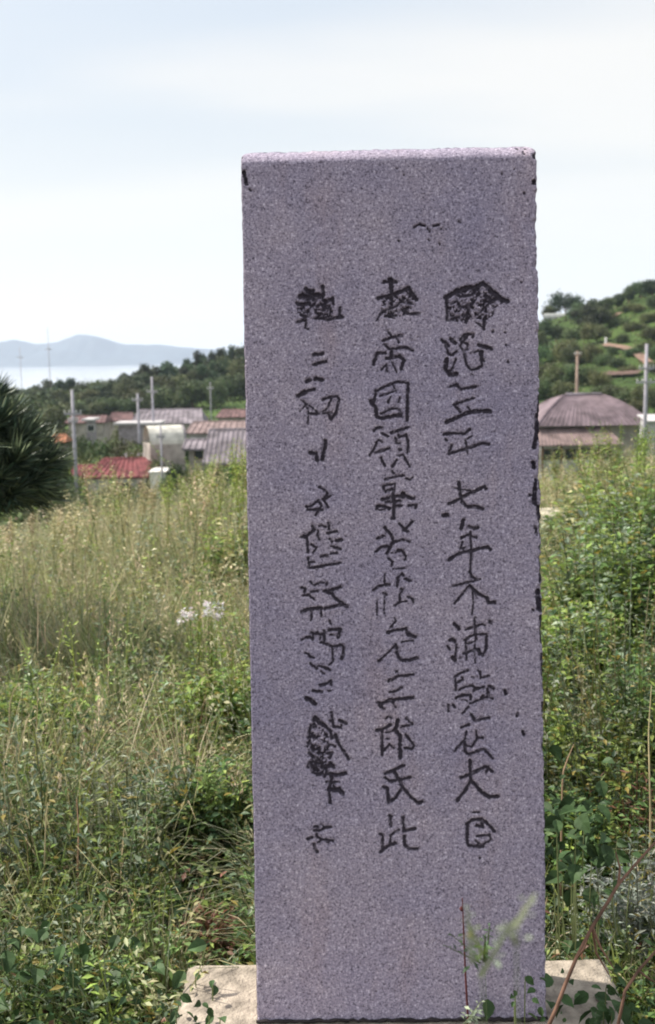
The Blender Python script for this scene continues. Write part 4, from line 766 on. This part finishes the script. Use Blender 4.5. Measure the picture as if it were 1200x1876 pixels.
# 1. grass
vb = VB()
for nt_, per, y0, y1, seg, wmul in ((2600, 16, 2.2, 5.0, 3, 1.0), (3600, 13, 4.5, 13.0, 2, 1.6), (350, 10, 13, 24, 2, 3)):
    tx, ty = scatter(nt_, y0, y1, 1.1); nz_ = vnoise(tx, ty, 1.1, 3); _, pxx = zcap(tx, ty)
    dens = rng.random(nt_) < np.clip(.8+.5*nz_+(ty > 5)*.2-(pxx > 1000)*(ty < 7)*.35, .15, 1); tx, ty = tx[dens], ty[dens]; nt_ = len(tx)
    tC = mixc('ymgotdr', [2.2, 3, 2.2, 2.6, 1.8, 1.2, .4], nt_); th = rng.uniform(.45, 1.15, nt_)*np.interp(ty, [2, 3, 5, 9], [.26, .34, .48, .6])*np.clip(.9+.5*vnoise(tx, ty, 2.2, 31), .35, 1.4)
    taz = rng.random(nt_)*6.28; n = nt_*per; rp = lambda q: np.repeat(q, per, 0)
    a_ = rng.random(n)*6.28; rr_ = np.abs(rng.normal(size=n))*np.interp(rp(ty), [2, 8], [.018, .05]); x = rp(tx)+np.cos(a_)*rr_; y = rp(ty)+np.sin(a_)*rr_
    h, _ = cap_h(x, y, rp(th)*rng.uniform(.6, 1.1, n)); ok = ~((x > bx0.x-.01) & (x < bx1.x+.01) & (y < back+.02)); C = rp(tC)*rng.uniform(.75, 1.25, (n, 1)); far = np.clip((y-4)/5, 0, 1)[:, None]; C = C*(1-far*.5)+mixc('otyg', [3, 4, 2, 2], n)*far*.5
    az_ = a_*.5+rp(taz)*.5+rng.normal(size=n)*.5
    blades(vb, root3(x, y)[ok], h[ok], (rng.uniform(.002, .0048, n)*wmul)[ok], az_[ok], rng.uniform(.05, .7, n)[ok], (rng.uniform(0, 1.05, n)**1.3)[ok], C[ok], seg, .3)
vb.build('meadow_grass', m_grass, kind='stuff', label='tangled long meadow grass around and behind the stele', cat='grass')
# 2. dry seed-bearing grass stalks
vb = VB(); n = 3400; x, y = scatter(n, 2.9, 12.5, .85); h = rng.uniform(.7, 1.25, n)*np.interp(y, [3, 5, 9], [.42, .62, .72]); h, pxx = cap_h(x, y, h, .13); h = h*rng.uniform(.55, 1.0, n)
k = (rng.random(n) < np.where(pxx < 700, 1, .55)) & ~((pxx > 1000) & (y < 5)); x, y, h = x[k], y[k], h[k]; n = len(x)
C = mixc('too', [3, 2, 1], n, .2); tp = blades(vb, root3(x, y), h, np.interp(y, [3, 10], [.0025, .006])*np.ones(n), rng.random(n)*6.28, rng.uniform(0, .5, n), rng.uniform(0, .6, n), C, 3)
panicle(vb, tp, rng.uniform(.08, .16, n), C*1.05, 18, .014)
vb.build('dry_grass', m_grass, kind='stuff', label='straw coloured seed heads of dry grass scattered over the meadow', cat='grass')
# 3. leafy weeds
vb = VB()
for n, y0, y1, nl, ll, keys, wts, hm in ((1500, 2.1, 3.4, 26, .034, 'mdygo', [3, 3, 2, 1, 1], .29), (1100, 2.1, 4.5, 34, .020, 'gmoy', [3, 2, 2, 1], .34), (2100, 2.6, 6, 24, .038, 'mygdo', [3, 3, 2, 1.5, 1.5], .43), (1500, 3, 8, 34, .026, 'ogty', [3, 3, 1, 2], .5), (2600, 5, 12.5, 20, .048, 'yomgt', [3, 4, 1.5, 2.5, 1.5], .54)):
    x, y = scatter(n, y0, y1, 1.0); h = rng.uniform(.5, 1.15, n)*hm*np.clip(.9+.55*vnoise(x, y, 1.7, 33), .35, 1.4); h, pxx = cap_h(x, y, h)
    nz_ = vnoise(x, y, .9, 8); k = rng.random(n) < np.clip(.62+.7*nz_+(pxx > 1000)*.4, .08, 1); x, y, h, nz_, pxx = x[k], y[k], h[k], nz_[k], pxx[k]; n = len(x)
    C = mixc(keys, wts, n); p2 = vnoise(x, y, 1.6, 12)[:, None]; C = C*np.clip(1+.6*p2, .35, 1.7)
    weeds(vb, root3(x, y), h, C, nl, ll, .26 if ll < .03 else .40, .3, spread=.09)
vb.build('leafy_weeds', m_leaf, kind='stuff', label='mixed green leafy weeds growing through the meadow', cat='weeds')
# 4. low ground cover
vb = VB(); n = 42000; x, y = scatter(n, 1.15, 7, 1.1); P_ = root3(x, y); hh = rng.random(n)*np.interp(y, [1.2, 2.4, 5], [.10, .15, .22]); P_[:, 2] += hh
D = rand_dirs(n)*np.array([1, 1, .5]); leaves(vb, P_, D, unit(rand_dirs(n)*.5+np.array([0, 0, 1.])), rng.uniform(.012, .036, n), rng.uniform(.006, .018, n), mixc('mdyor', [3, 3, 2, .8, .5], n))
vb.build('ground_cover', m_leaf, kind='stuff', label='low dark green creeping leaves covering the soil', cat='ground cover')

# 5. individual shrubs, right of the stele: lush mound behind, grey mugwort and broad-leaved vine in front
def bush(name, label, cat, px_, py_top, Y_, wpx, keys, wts, nst, nl, ll, lw, group=None, hmin=.35, m_=None, zfoot=None):
    q = at(px_, py_top, Y_); g = float(H(q.x, Y_)); h0 = max(hmin, q.z-g); rad_ = wpx*Y_/FPX/2
    root = empty(name, (q.x, Y_, g), 0, label=label, cat=cat, group=group)
    a = rng.random(nst)*6.28; rr_ = rad_*np.sqrt(rng.random(nst))*.95; x = np.cos(a)*rr_; y = np.sin(a)*rr_*.8
    h = h0*(1-.45*(rr_/rad_)**2)*rng.uniform(.62, 1.03, nst); gz = H(q.x+x, Y_+y)-g
    vb = VB(); weeds(vb, np.stack([x, y, gz-.01], -1), h, mixc(keys, wts, nst, .5), nl, ll*1.25, lw, .22, .08, spread=.12)
    vb.build('foliage', m_ or m_leaf, root)
    m = MB()
    for k in range(9): m.tube([(x[k]*.3, y[k]*.3, -.02), (x[k]*.7, y[k]*.7, h0*.35), (x[k], y[k], h[k]*.75)], [.005, .003, .0015], 5)
    m.build('stems', m_green, root)
    return root
m_green = mat('green_stem', (.16, .19, .08), var=.3, scale=20)
m_twig = mat('brown_twig', (.17, .095, .065), var=.3, scale=30)
B_ = [
 ('lush_shrub', 'bright leafy shrub mound right beside the stele at mid height', 1045, 1075, 4.0, 230, 'mydg', [4, 4, 1, 1.5], 260, 26, .045),
 ('lush_shrub', 'taller leafy shrub at the right edge with pale tips', 1150, 915, 4.6, 300, 'mgyd', [4, 3, 2, 1], 360, 26, .048),
 ('lush_shrub', 'yellowish shrub low beside the stele right of its carved face', 1060, 1290, 3.2, 200, 'ymd', [3, 4, 2], 200, 26, .034),
 ('lush_shrub', 'dark shrub at the right edge above the grey mugwort', 1185, 1170, 3.3, 200, 'mdg', [3, 4, 2], 200, 24, .034),
 ('lush_shrub', 'dark glossy shrub hugging the lower right side of the stele', 1050, 1440, 2.75, 180, 'dmy', [4, 4, 1.5], 190, 24, .030),
 ('lush_shrub', 'tall leafy shrub at the right edge just below the concrete pole', 1185, 815, 5.6, 240, 'mgyd', [4, 3, 3, 1], 260, 24, .045),
 ('lush_shrub', 'far leafy shrub under the veranda roof house', 1120, 850, 6.8, 260, 'yomg', [4, 3, 3, 2], 120, 22, .06),
 ('lush_shrub', 'yellow green shrub touching the left side of the stele at mid height', 415, 1200, 3.9, 190, 'yymo', [4, 3, 3, 1], 200, 24, .04),
 ('lush_shrub', 'green shrub at the upper left edge of the stele', 435, 905, 6.6, 130, 'ymo', [4, 3, 2], 80, 20, .05),
 ('lush_shrub', 'dark shrub in the shade left of the stele above the slab', 395, 1480, 3.0, 150, 'dmy', [4, 4, 2], 110, 24, .034),
 ('lush_shrub', 'fresh green weed clump at the left edge of the meadow', 60, 1330, 3.7, 230, 'ymg', [3, 4, 1], 120, 22, .042),
]
for nme, lab, px_, pt, Y_, wpx, keys, wts, nst, nl, ll in B_:
    bush(nme, lab, 'shrub', px_, pt, Y_, wpx, keys, wts, nst, nl, ll, .45)
# silvery mugwort, vine, red fern
GRN['s'] = (.30, .33, .29); GRN['k'] = (.045, .11, .04)
bush('mugwort_plant', 'silvery grey mugwort at the lower right edge behind the brown branch', 'plant', 1165, 1560, 2.45, 170, 'sg', [4, 1], 70, 26, .03, .25)
bush('mugwort_plant', 'bluish grey mugwort tuft among grass left of the slab', 'plant', 255, 1490, 3.0, 120, 'gs', [4, 1], 60, 24, .034, .22)
bush('withered_plant', 'withered red brown plant beside the slab left of the stele', 'plant', 385, 1635, 2.5, 50, 'r', [1], 26, 14, .03, .25, hmin=.15)
bush('withered_plant', 'withered red brown brush in the dark gap right of the stele', 'plant', 1165, 1370, 2.85, 90, 'r', [1], 40, 16, .035, .2)
def vine(px_, py_, Y_, n, wpx, hpx, label, ll=.07):
    q = at(px_, py_, Y_); root = empty('broad_leaved_vine', (q.x, Y_, float(H(q.x, Y_))), 0, label=label, cat='vine'); z0 = q.z-float(H(q.x, Y_))
    k = Y_/FPX; P_ = np.stack([rng.normal(size=n)*wpx*k*.4, rng.normal(size=n)*.07, z0+rng.normal(size=n)*hpx*k*.4], -1); P_[:, 2] = np.clip(P_[:, 2], .02, None)
    for p in P_[::4]:
        m = MB(); m.tube([(p[0]*1.1+.02, p[1]*.3, 0), (p[0]*.9, p[1], p[2]*.6), tuple(p)], [.0018, .0014, .001], 4); m.build('stem', m_green, root)
    D = unit(rand_dirs(n)*np.array([1, .5, .5])+np.array([0, -.5, -.3])); Nn = unit(rand_dirs(n)*.75+np.array([0, -.3, .8])); ln = rng.uniform(.35, 1.25, n)*ll
    for p, d, nn_, l_ in zip(P_, D, Nn, ln):
        d = Vector(d); s_ = d.cross(Vector(nn_)).normalized(); u = s_.cross(d); p = Vector(p); mm_ = MB()
        out2 = [(0, 0), (.12, .24), (.38, .36), (.68, .25), (1.0, 0)]
        vs = [p+d*l_*a+u*(-.15*l_*a*a) for a, _ in out2]+[p+d*l_*a+s_*l_*b2+u*l_*b2*.35 for a, b2 in out2[1:4]]+[p+d*l_*a-s_*l_*b2+u*l_*b2*.35 for a, b2 in out2[1:4]]
        mm_.add(vs, [(0, 1, 5), (1, 2, 6, 5), (2, 3, 7, 6), (3, 4, 7), (0, 8, 1), (1, 8, 9, 2), (2, 9, 10, 3), (3, 10, 4)])
        o = mm_.build('leaf', m_vine, root)
m_vine = mat('dark_vine_leaf', (.045, .085, .03), rough=.6, var=.4, scale=20, spec=.2)
vine(1055, 1540, 2.35, 80, 120, 190, 'dark broad leaved vine beside the stele above the right end of the slab', .042)
vine(110, 1770, 2.15, 60, 280, 130, 'dark broad leaved vine in the lower left corner', .038)
vine(1120, 1850, 1.95, 60, 200, 60, 'broad leaved creeper in front of the right end of the slab', .034)
vine(350, 1868, 1.95, 34, 80, 34, 'small creeper growing over the front left corner of the slab', .022)
vine(985, 1868, 1.8, 22, 50, 20, 'sprig of small green leaves at the right foot of the stele', .018)

# 6. tall slender weeds standing above the meadow edge
def tall_weed(px_, top, Y_, key, label, group=None, nl=34, ll=.03):
    q = at(px_, top, Y_); g = float(H(q.x, Y_)); h = max(.4, q.z-g)
    root = empty('tall_weed', (q.x, Y_, g), 0, label=label, cat='weed', group=group)
    lx = random.uniform(-.22, .22)*h; m = MB(); m.tube([(0, 0, -.02), (lx*.3, .01, h*.5), (lx, .02, h)], [.004, .003, .0012], 5); m.build('stem', m_green, root)
    vb = VB(); n = 7; a = rng.random(n)*6.28; zz = h*rng.uniform(.45, .8, n); rt = np.stack([lx*(zz/h)**1.6+.01*np.cos(a), .01*np.sin(a), zz], -1)
    weeds(vb, np.concatenate([rt, [[0, 0, h*.3]]]), np.concatenate([(h-zz)*rng.uniform(.7, 1, n), [h*.7]]), mixc(key, [1]*len(key), n+1), nl, ll, .34, .45, spread=.03)
    vb.build('foliage', m_leaf, root)
spots = [(178, 832, 7.6, 'yo'), (196, 850, 7.4, 'yo'), (152, 870, 7.2, 'ot'), (120, 905, 6.8, 'ot'), (212, 868, 8.2, 'y'), (245, 872, 8.4, 'o'), (268, 880, 8.0, 'ot'), (302, 866, 8.3, 'y'), (330, 868, 8.6, 'o'), (352, 852, 8.0, 'yo'), (372, 842, 8.4, 'yo'), (396, 826, 7.8, 'y'), (412, 806, 7.4, 'y'), (428, 815, 7.0, 'y'), (340, 850, 7.0, 'ot'), (358, 842, 7.4, 'o'), (402, 818, 6.8, 'yo'), (420, 800, 6.9, 'y'), (436, 800, 6.6, 'yo'), (225, 850, 7.0, 'ot'), (90, 925, 7.2, 'ot'), (60, 940, 7.6, 'to'), (20, 948, 7.0, 'to'), (1018, 838, 7.6, 'yo'), (1040, 822, 7.4, 'yo'), (1062, 812, 7.8, 'to'), (1085, 815, 7.2, 'y'), (1104, 790, 7.6, 'y'), (1128, 776, 7.2, 'yo'), (1150, 770, 7.5, 'm'), (1172, 782, 7.0, 'y'), (1192, 762, 7.2, 'm')]
for i, (a, b_, c, k) in enumerate(spots):
    tall_weed(a, b_, c, k, '%s weed on the meadow edge %s' % ({'yo': 'slender yellowish', 'ot': 'dry olive', 'y': 'bright yellow green', 'o': 'dull olive', 'to': 'straw coloured', 'm': 'mid green'}[k], zone(a, [(30, 'below the young pine'), (75, 'at the right foot of the young pine'), (100, 'right of the young pine'), (130, 'left of the tall pole base'), (160, 'at the tall pole base'), (188, 'before the left half of the red roof'), (205, 'before the middle of the red roof'), (230, 'before the right half of the red roof'), (255, 'below the red roof end'), (285, 'below the whitewashed outhouse'), (318, 'right of the outhouse'), (342, 'below the cream lean-to'), (362, 'below the grey shed window'), (385, 'below the grey shed roof'), (404, 'below the lavender roof'), (420, 'rising before the lavender roof'), (450, 'touching the left edge of the stele'), (1030, 'touching the right edge of the stele'), (1052, 'before the veranda windows'), (1074, 'before the middle of the veranda'), (1095, 'before the right part of the veranda'), (1116, 'before the pink veranda roof end'), (1140, 'under the right eave of the slate roof'), (1160, 'just right of the slate roof'), (1182, 'left of the concrete pole base'), (1300, 'right of the concrete pole base')])), 'tall weeds on the left meadow edge' if a < 600 else 'tall weeds on the right meadow edge')

# 7. long arching dry blades
def arch(pts, label, c=(.42, .35, .2), r_=.003):
    P = [at(*p) for p in pts]; o0 = P[0]; g = float(H(P[0].x, P[0].y)); m = MB(); base_ = Vector((P[0].x, P[0].y, g))
    pl = [Vector((0, 0, 0))]+[p-base_ for p in P]; fine = []
    for i in range(len(pl)-1):
        for k in range(4): fine.append(pl[i].lerp(pl[i+1], k/4))
    fine.append(pl[-1]); fine = [(fine[max(i-1, 0)]+fine[i]*2+fine[min(i+1, len(fine)-1)])/4 for i in range(len(fine))]
    m.tube(fine, [r_*(1-.7*i/len(fine)) for i in range(len(fine))], 5); o = m.build('dry_stalk', mat('straw', c, var=.15), label=label, cat='stalk'); o.location = base_
arch([(17, 1330, 3.3), (18, 1290, 3.3), (26, 1262, 3.3), (40, 1250, 3.3)], 'pale bent straw at the far left edge of the meadow')
arch([(152, 1440, 3.1), (168, 1395, 3.1), (188, 1350, 3.12), (215, 1312, 3.15)], 'long leaning straw in the middle of the left meadow')
arch([(155, 1010, 5.0), (160, 1000, 5.0), (166, 1020, 5.0), (148, 990, 5.0)], 'curled pale straw high in the left meadow')
arch([(80, 1640, 2.6), (82, 1560, 2.6), (84, 1500, 2.62), (88, 1468, 2.65)], 'upright straw near the lower left corner')
arch([(142, 1590, 2.6), (144, 1520, 2.65), (140, 1460, 2.7)], 'upright reddish straw beside the lower left one', (.33, .2, .12))
arch([(1192, 1500, 2.6), (1190, 1420, 2.6), (1188, 1340, 2.65), (1194, 1250, 2.7)], 'tall pale straw crossing the dark gap at the right edge')
arch([(1030, 1420, 2.6), (1040, 1390, 2.6), (1052, 1362, 2.6)], 'short slanting straw just right of the stele', (.36, .25, .16))

# 8. brown branches and the thin red stalk
def branch(pts, rad_, label, twigs=(), name='dry_branch'):
    P = [at(*p) for p in pts]; base_ = P[0]; m = MB()
    m.tube([p-base_ for p in P], rad_, 8); o = m.build(name, m_twig, smooth=True, label=label, cat='branch'); o.location = base_
    for tp in twigs:
        m = MB(); m.tube([at(*p)-base_ for p in tp], [.0028, .002, .001][:len(tp)], 5); m.build('twig', m_twig, o)
branch([(1000, 1890, 1.80), (1018, 1850, 1.82), (1035, 1805, 1.84), (1056, 1755, 1.86), (1085, 1698, 1.88), (1112, 1655, 1.9), (1133, 1620, 1.92), (1160, 1588, 1.95), (1205, 1538, 2.0), (1240, 1500, 2.02)], [.0036, .0036, .0035, .0034, .0034, .003, .0028, .0024, .002, .0018],
       'long bare brown branch slanting up across the right end of the slab', [[(1085, 1698, 1.88), (1100, 1735, 1.87), (1125, 1775, 1.86)], [(1085, 1698, 1.88), (1092, 1745, 1.9), (1115, 1785, 1.9)], [(1133, 1620, 1.92), (1136, 1590, 1.93), (1128, 1560, 1.94)], [(1056, 1755, 1.86), (1070, 1738, 1.85), (1076, 1722, 1.85)]])
branch([(1132, 1880, 1.80), (1145, 1815, 1.83), (1170, 1778, 1.85), (1205, 1738, 1.88), (1240, 1700, 1.9)], [.003, .0028, .0026, .0023, .002], 'shorter brown branch at the lower right corner', [[(1170, 1778, 1.85), (1185, 1790, 1.84), (1200, 1800, 1.84)]])
P = [at(*p) for p in [(859, 1900, 1.70), (857, 1860, 1.705), (853, 1790, 1.71), (850, 1720, 1.715), (847, 1645, 1.72)]]
m = MB(); m.tube([p-P[0] for p in P], [.0019, .0018, .0016, .0013, .0008], 6); m_rst = mat('red_stalk', (.12, .035, .035), var=.2, scale=40)
o = m.build('thin_stalk', m_rst, label='thin dark red stalk standing in front of the lower right part of the stele', cat='stalk'); o.location = P[0]
q = at(845, 1665, 1.718)-P[0]; m = MB(); m.tube([q+Vector((0, 0, -.004)), q, q+Vector((0, 0, .004))], [.001, .0032, .001], 8); m.build('bud', m_rst, o)
# blurred green sprig close to the lens
def sprig(px_, py_, Y_, hpx, label, key='y', n=3, ll=.014, foot=.75):
    q = at(px_, py_, Y_); h = hpx*Y_/FPX; root = empty('green_sprig', (q.x, Y_, q.z-foot), 0, label=label, cat='sprig')
    m = MB(); m.tube([(0, 0, 0), (.012, .0, foot*.5), (0, 0, foot-h*.5)], [.0006, .0005, .0003], 5); m.build('stem', mat('green_stem', (.12, .17, .07)), root)
    vb = VB(); rt = np.tile([0, 0, foot-h], (n, 1))+rng.normal(size=(n, 3))*.003; weeds(vb, rt, np.full(n, h)*rng.uniform(.6, 1, n), mixc(key, [1]*len(key), n), 9, ll, .5, .8, spread=.012); vb.build('foliage', m_leaf, root)
sprig(880, 1655, .58, 130, 'out of focus green sprig before the stele, nearest its carved foot', 'yg', 3, .0055)
sprig(945, 1672, .5, 60, 'faint out of focus sprig right of the other one', 'g', 2, .005)
sprig(888, 1712, 1.25, 60, 'small darker sprig under the blurred one', 'd', 4, .011)
sprig(852, 1822, 1.45, 60, 'pale little sprig beside the foot of the thin red stalk', 'g', 3, .012)

# 9. rock and white blossoms
q = at(1012, 938, 7.3); g = float(H(q.x, 7.3)); m_rock = mat('pale_rock', (.50, .45, .36), var=.2, scale=9, bump=.6, bscale=30)
nr, ns = 14, 24; V_ = []
for i in range(nr+1):
    th_ = math.pi*i/nr
    for k in range(ns):
        ph_ = 2*math.pi*k/ns; f = 1+.13*math.sin(3*ph_+1.3)+.08*math.sin(5*ph_+th_*3)+random.uniform(-.03, .03)
        V_.append((.21*math.sin(th_)**.7*math.cos(ph_)*f, .17*math.sin(th_)**.7*math.sin(ph_)*f, max(-.5, math.copysign(abs(math.cos(th_))**.6, math.cos(th_)))*.09))
F_ = [(i*ns+k, (i+1)*ns+k, (i+1)*ns+(k+1) % ns, i*ns+(k+1) % ns) for i in range(nr) for k in range(ns)]
me = npmesh('rock', np.array(V_), np.array(F_), smooth=False); o = link('flat_rock', me, m_rock, label='flat sunlit pale rock in the weeds at the right edge of the stele', cat='rock'); o.location = (q.x, 7.3, q.z-.09); o.scale = (1, 1, 1.25)
q = at(1012, 985, 7.25); 
def stone_under():
    m = MB(); zt = o.location.z-.05; g_ = float(H(o.location.x, 7.3)); m.tube([(0, 0, g_-zt-.1), (0, 0, (g_-zt)*.5), (0, 0, 0)], [.3, .26, .2], 11); s_ = m.build('rock_foot', m_rock, o); s_.location = (0, 0, -.05)
stone_under()
q = at(365, 1122, 4.25); g = float(H(q.x, 4.25)); root = empty('white_flower_plant', (q.x, 4.25, g), 0, label='clump of small white blossoms in the weeds left of the stele', cat='flowers')
vb = VB(); n = 26; hx_ = (rng.random(n)-.5)*.17; rt = np.stack([hx_*.6, rng.normal(size=n)*.03, 0*hx_], -1); tp = weeds(vb, rt, (q.z-g)*rng.uniform(.8, 1.0, n)+hx_*.15, mixc('my', [2, 1], n), 14, .03, .4, .06); vb.build('foliage', m_leaf, root)
vb = VB(); cl_ = np.concatenate([np.stack([rng.uniform(-.085, -.01, 8), rng.normal(size=8)*.02, (q.z-g)+rng.uniform(-.04, .005, 8)], -1), np.stack([rng.uniform(.0, .085, 11), rng.normal(size=11)*.02, (q.z-g)+rng.uniform(-.02, .035, 11)], -1)])
for c_ in cl_:
    n = 12; P_ = c_+rng.normal(size=(n, 3))*.007; a = rng.random(n)*6.28; D = np.stack([np.cos(a), np.sin(a)*.6, rng.uniform(-.1, .7, n)], -1); leaves(vb, P_, D, rand_dirs(n), rng.uniform(.010, .018, n), rng.uniform(.007, .012, n), tint((.75, .70, .70), n, .1))
vb.build('blossoms', m_leaf, root)

# ------------------------------------------------------------ young pine at the left
def pine():
    g = float(H(-1.66, 5.0)); root = empty('young_pine', (-1.66, 5.0, g), 0, label='young pine with long dark needles at the left edge of the meadow', cat='pine tree')
    tr = MB(); tr.tube([(0, 0, -.05), (.02, 0, .4), (0, .02, .7), (-.03, .02, .95), (-.02, 0, 1.12)], [.035, .03, .024, .016, .006], 9); tr.build('trunk', m_bark, root, True)
    r_ = random.Random(3); brs = []
    specs = [(.80, .42, .0), (.84, .46, .15), (.88, .42, .25), (.94, .4, .35), (1.0, .34, .45), (1.06, .24, .7)]
    for zi, l, el in specs:
        for k in range(6):
            a = k*1.047+zi*9+r_.uniform(-.3, .3); d = Vector((math.cos(a)*math.cos(el), math.sin(a)*math.cos(el), math.sin(el))); s0 = Vector((0, 0, zi)); e0 = s0+d*l*r_.uniform(.8, 1.05)+Vector((0, 0, .06)); brs.append((s0, e0, l))
    shown = [(at(40, 806, 4.9), .5), (at(28, 850, 4.8), .5), (at(62, 884, 4.85), .5), (at(18, 778, 5.0), .5), (at(80, 852, 4.9), .5), (at(20, 905, 4.8), .5), (at(50, 900, 4.95), .4)]
    for p, l in shown: e0 = p-Vector((-1.66, 5.0, g)); brs.append((Vector((0, 0, max(.72, e0.z-.15))), e0, l))
    vb = VB()
    for s0, e0, l in brs:
        m = MB(); mid = s0.lerp(e0, .5)-Vector((0, 0, .02)); m.tube([s0, mid, e0], [.011, .008, .004], 6); m.build('branch', m_bark, root)
        n = 430; tt = .35+.65*rng.random(n)**.7; s_ = np.array(s0); e_ = np.array(e0); P_ = s_+(e_-s_)*tt[:, None]; ax = unit((e_-s_)[None, :])
        D = unit(ax*rng.uniform(.5, 1.3, (n, 1))+rand_dirs(n)*.6+np.array([0, 0, .1])); ln = rng.uniform(.09, .17, n)
        C = tint((.085, .125, .088), n, .5); tipb = (rng.random(n) < .3)[:, None]; C = np.where(tipb, np.array([.22, .27, .16]), C)
        leaves(vb, P_, D, rand_dirs(n), ln, np.full(n, .0036), C, .1)
    vb.build('needles', leafmat('pine_needles', .08, .4), root)
pine()

# ------------------------------------------------------------ air
mh = bpy.data.materials.new('haze_air'); mh.use_nodes = True; t = mh.node_tree
for n in list(t.nodes): t.nodes.remove(n)
o_ = t.nodes.new('ShaderNodeOutputMaterial'); pv = t.nodes.new('ShaderNodeVolumePrincipled'); pv.inputs['Color'].default_value = (.70, .80, 1.0, 1); pv.inputs['Density'].default_value = 0.00011; pv.inputs['Anisotropy'].default_value = .3
t.links.new(pv.outputs[0], o_.inputs['Volume'])
m = MB(); m.box((0, 3900, 60), (15400, 8100, 266)); hz_o = m.build('haze', mh, kind='stuff')

# ------------------------------------------------------------ tell look-alikes apart by order, left to right
seen = {}
for o in [o for o in col.objects if o.parent is None and o.get('group')]: seen.setdefault(o['label'], []).append(o)
for lab, os_ in seen.items():
    if len(os_) > 1:
        os_.sort(key=lambda o: o.location.x/max(1, o.location.y))
        w_ = {2: ['left-hand', 'right-hand'], 3: ['left-hand', 'middle', 'right-hand'], 4: ['leftmost', 'second', 'third', 'rightmost'], 5: ['leftmost', 'second', 'third', 'fourth', 'rightmost']}.get(len(os_))
        if w_:
            for o, t_ in zip(os_, w_): o['label'] = t_+' '+lab
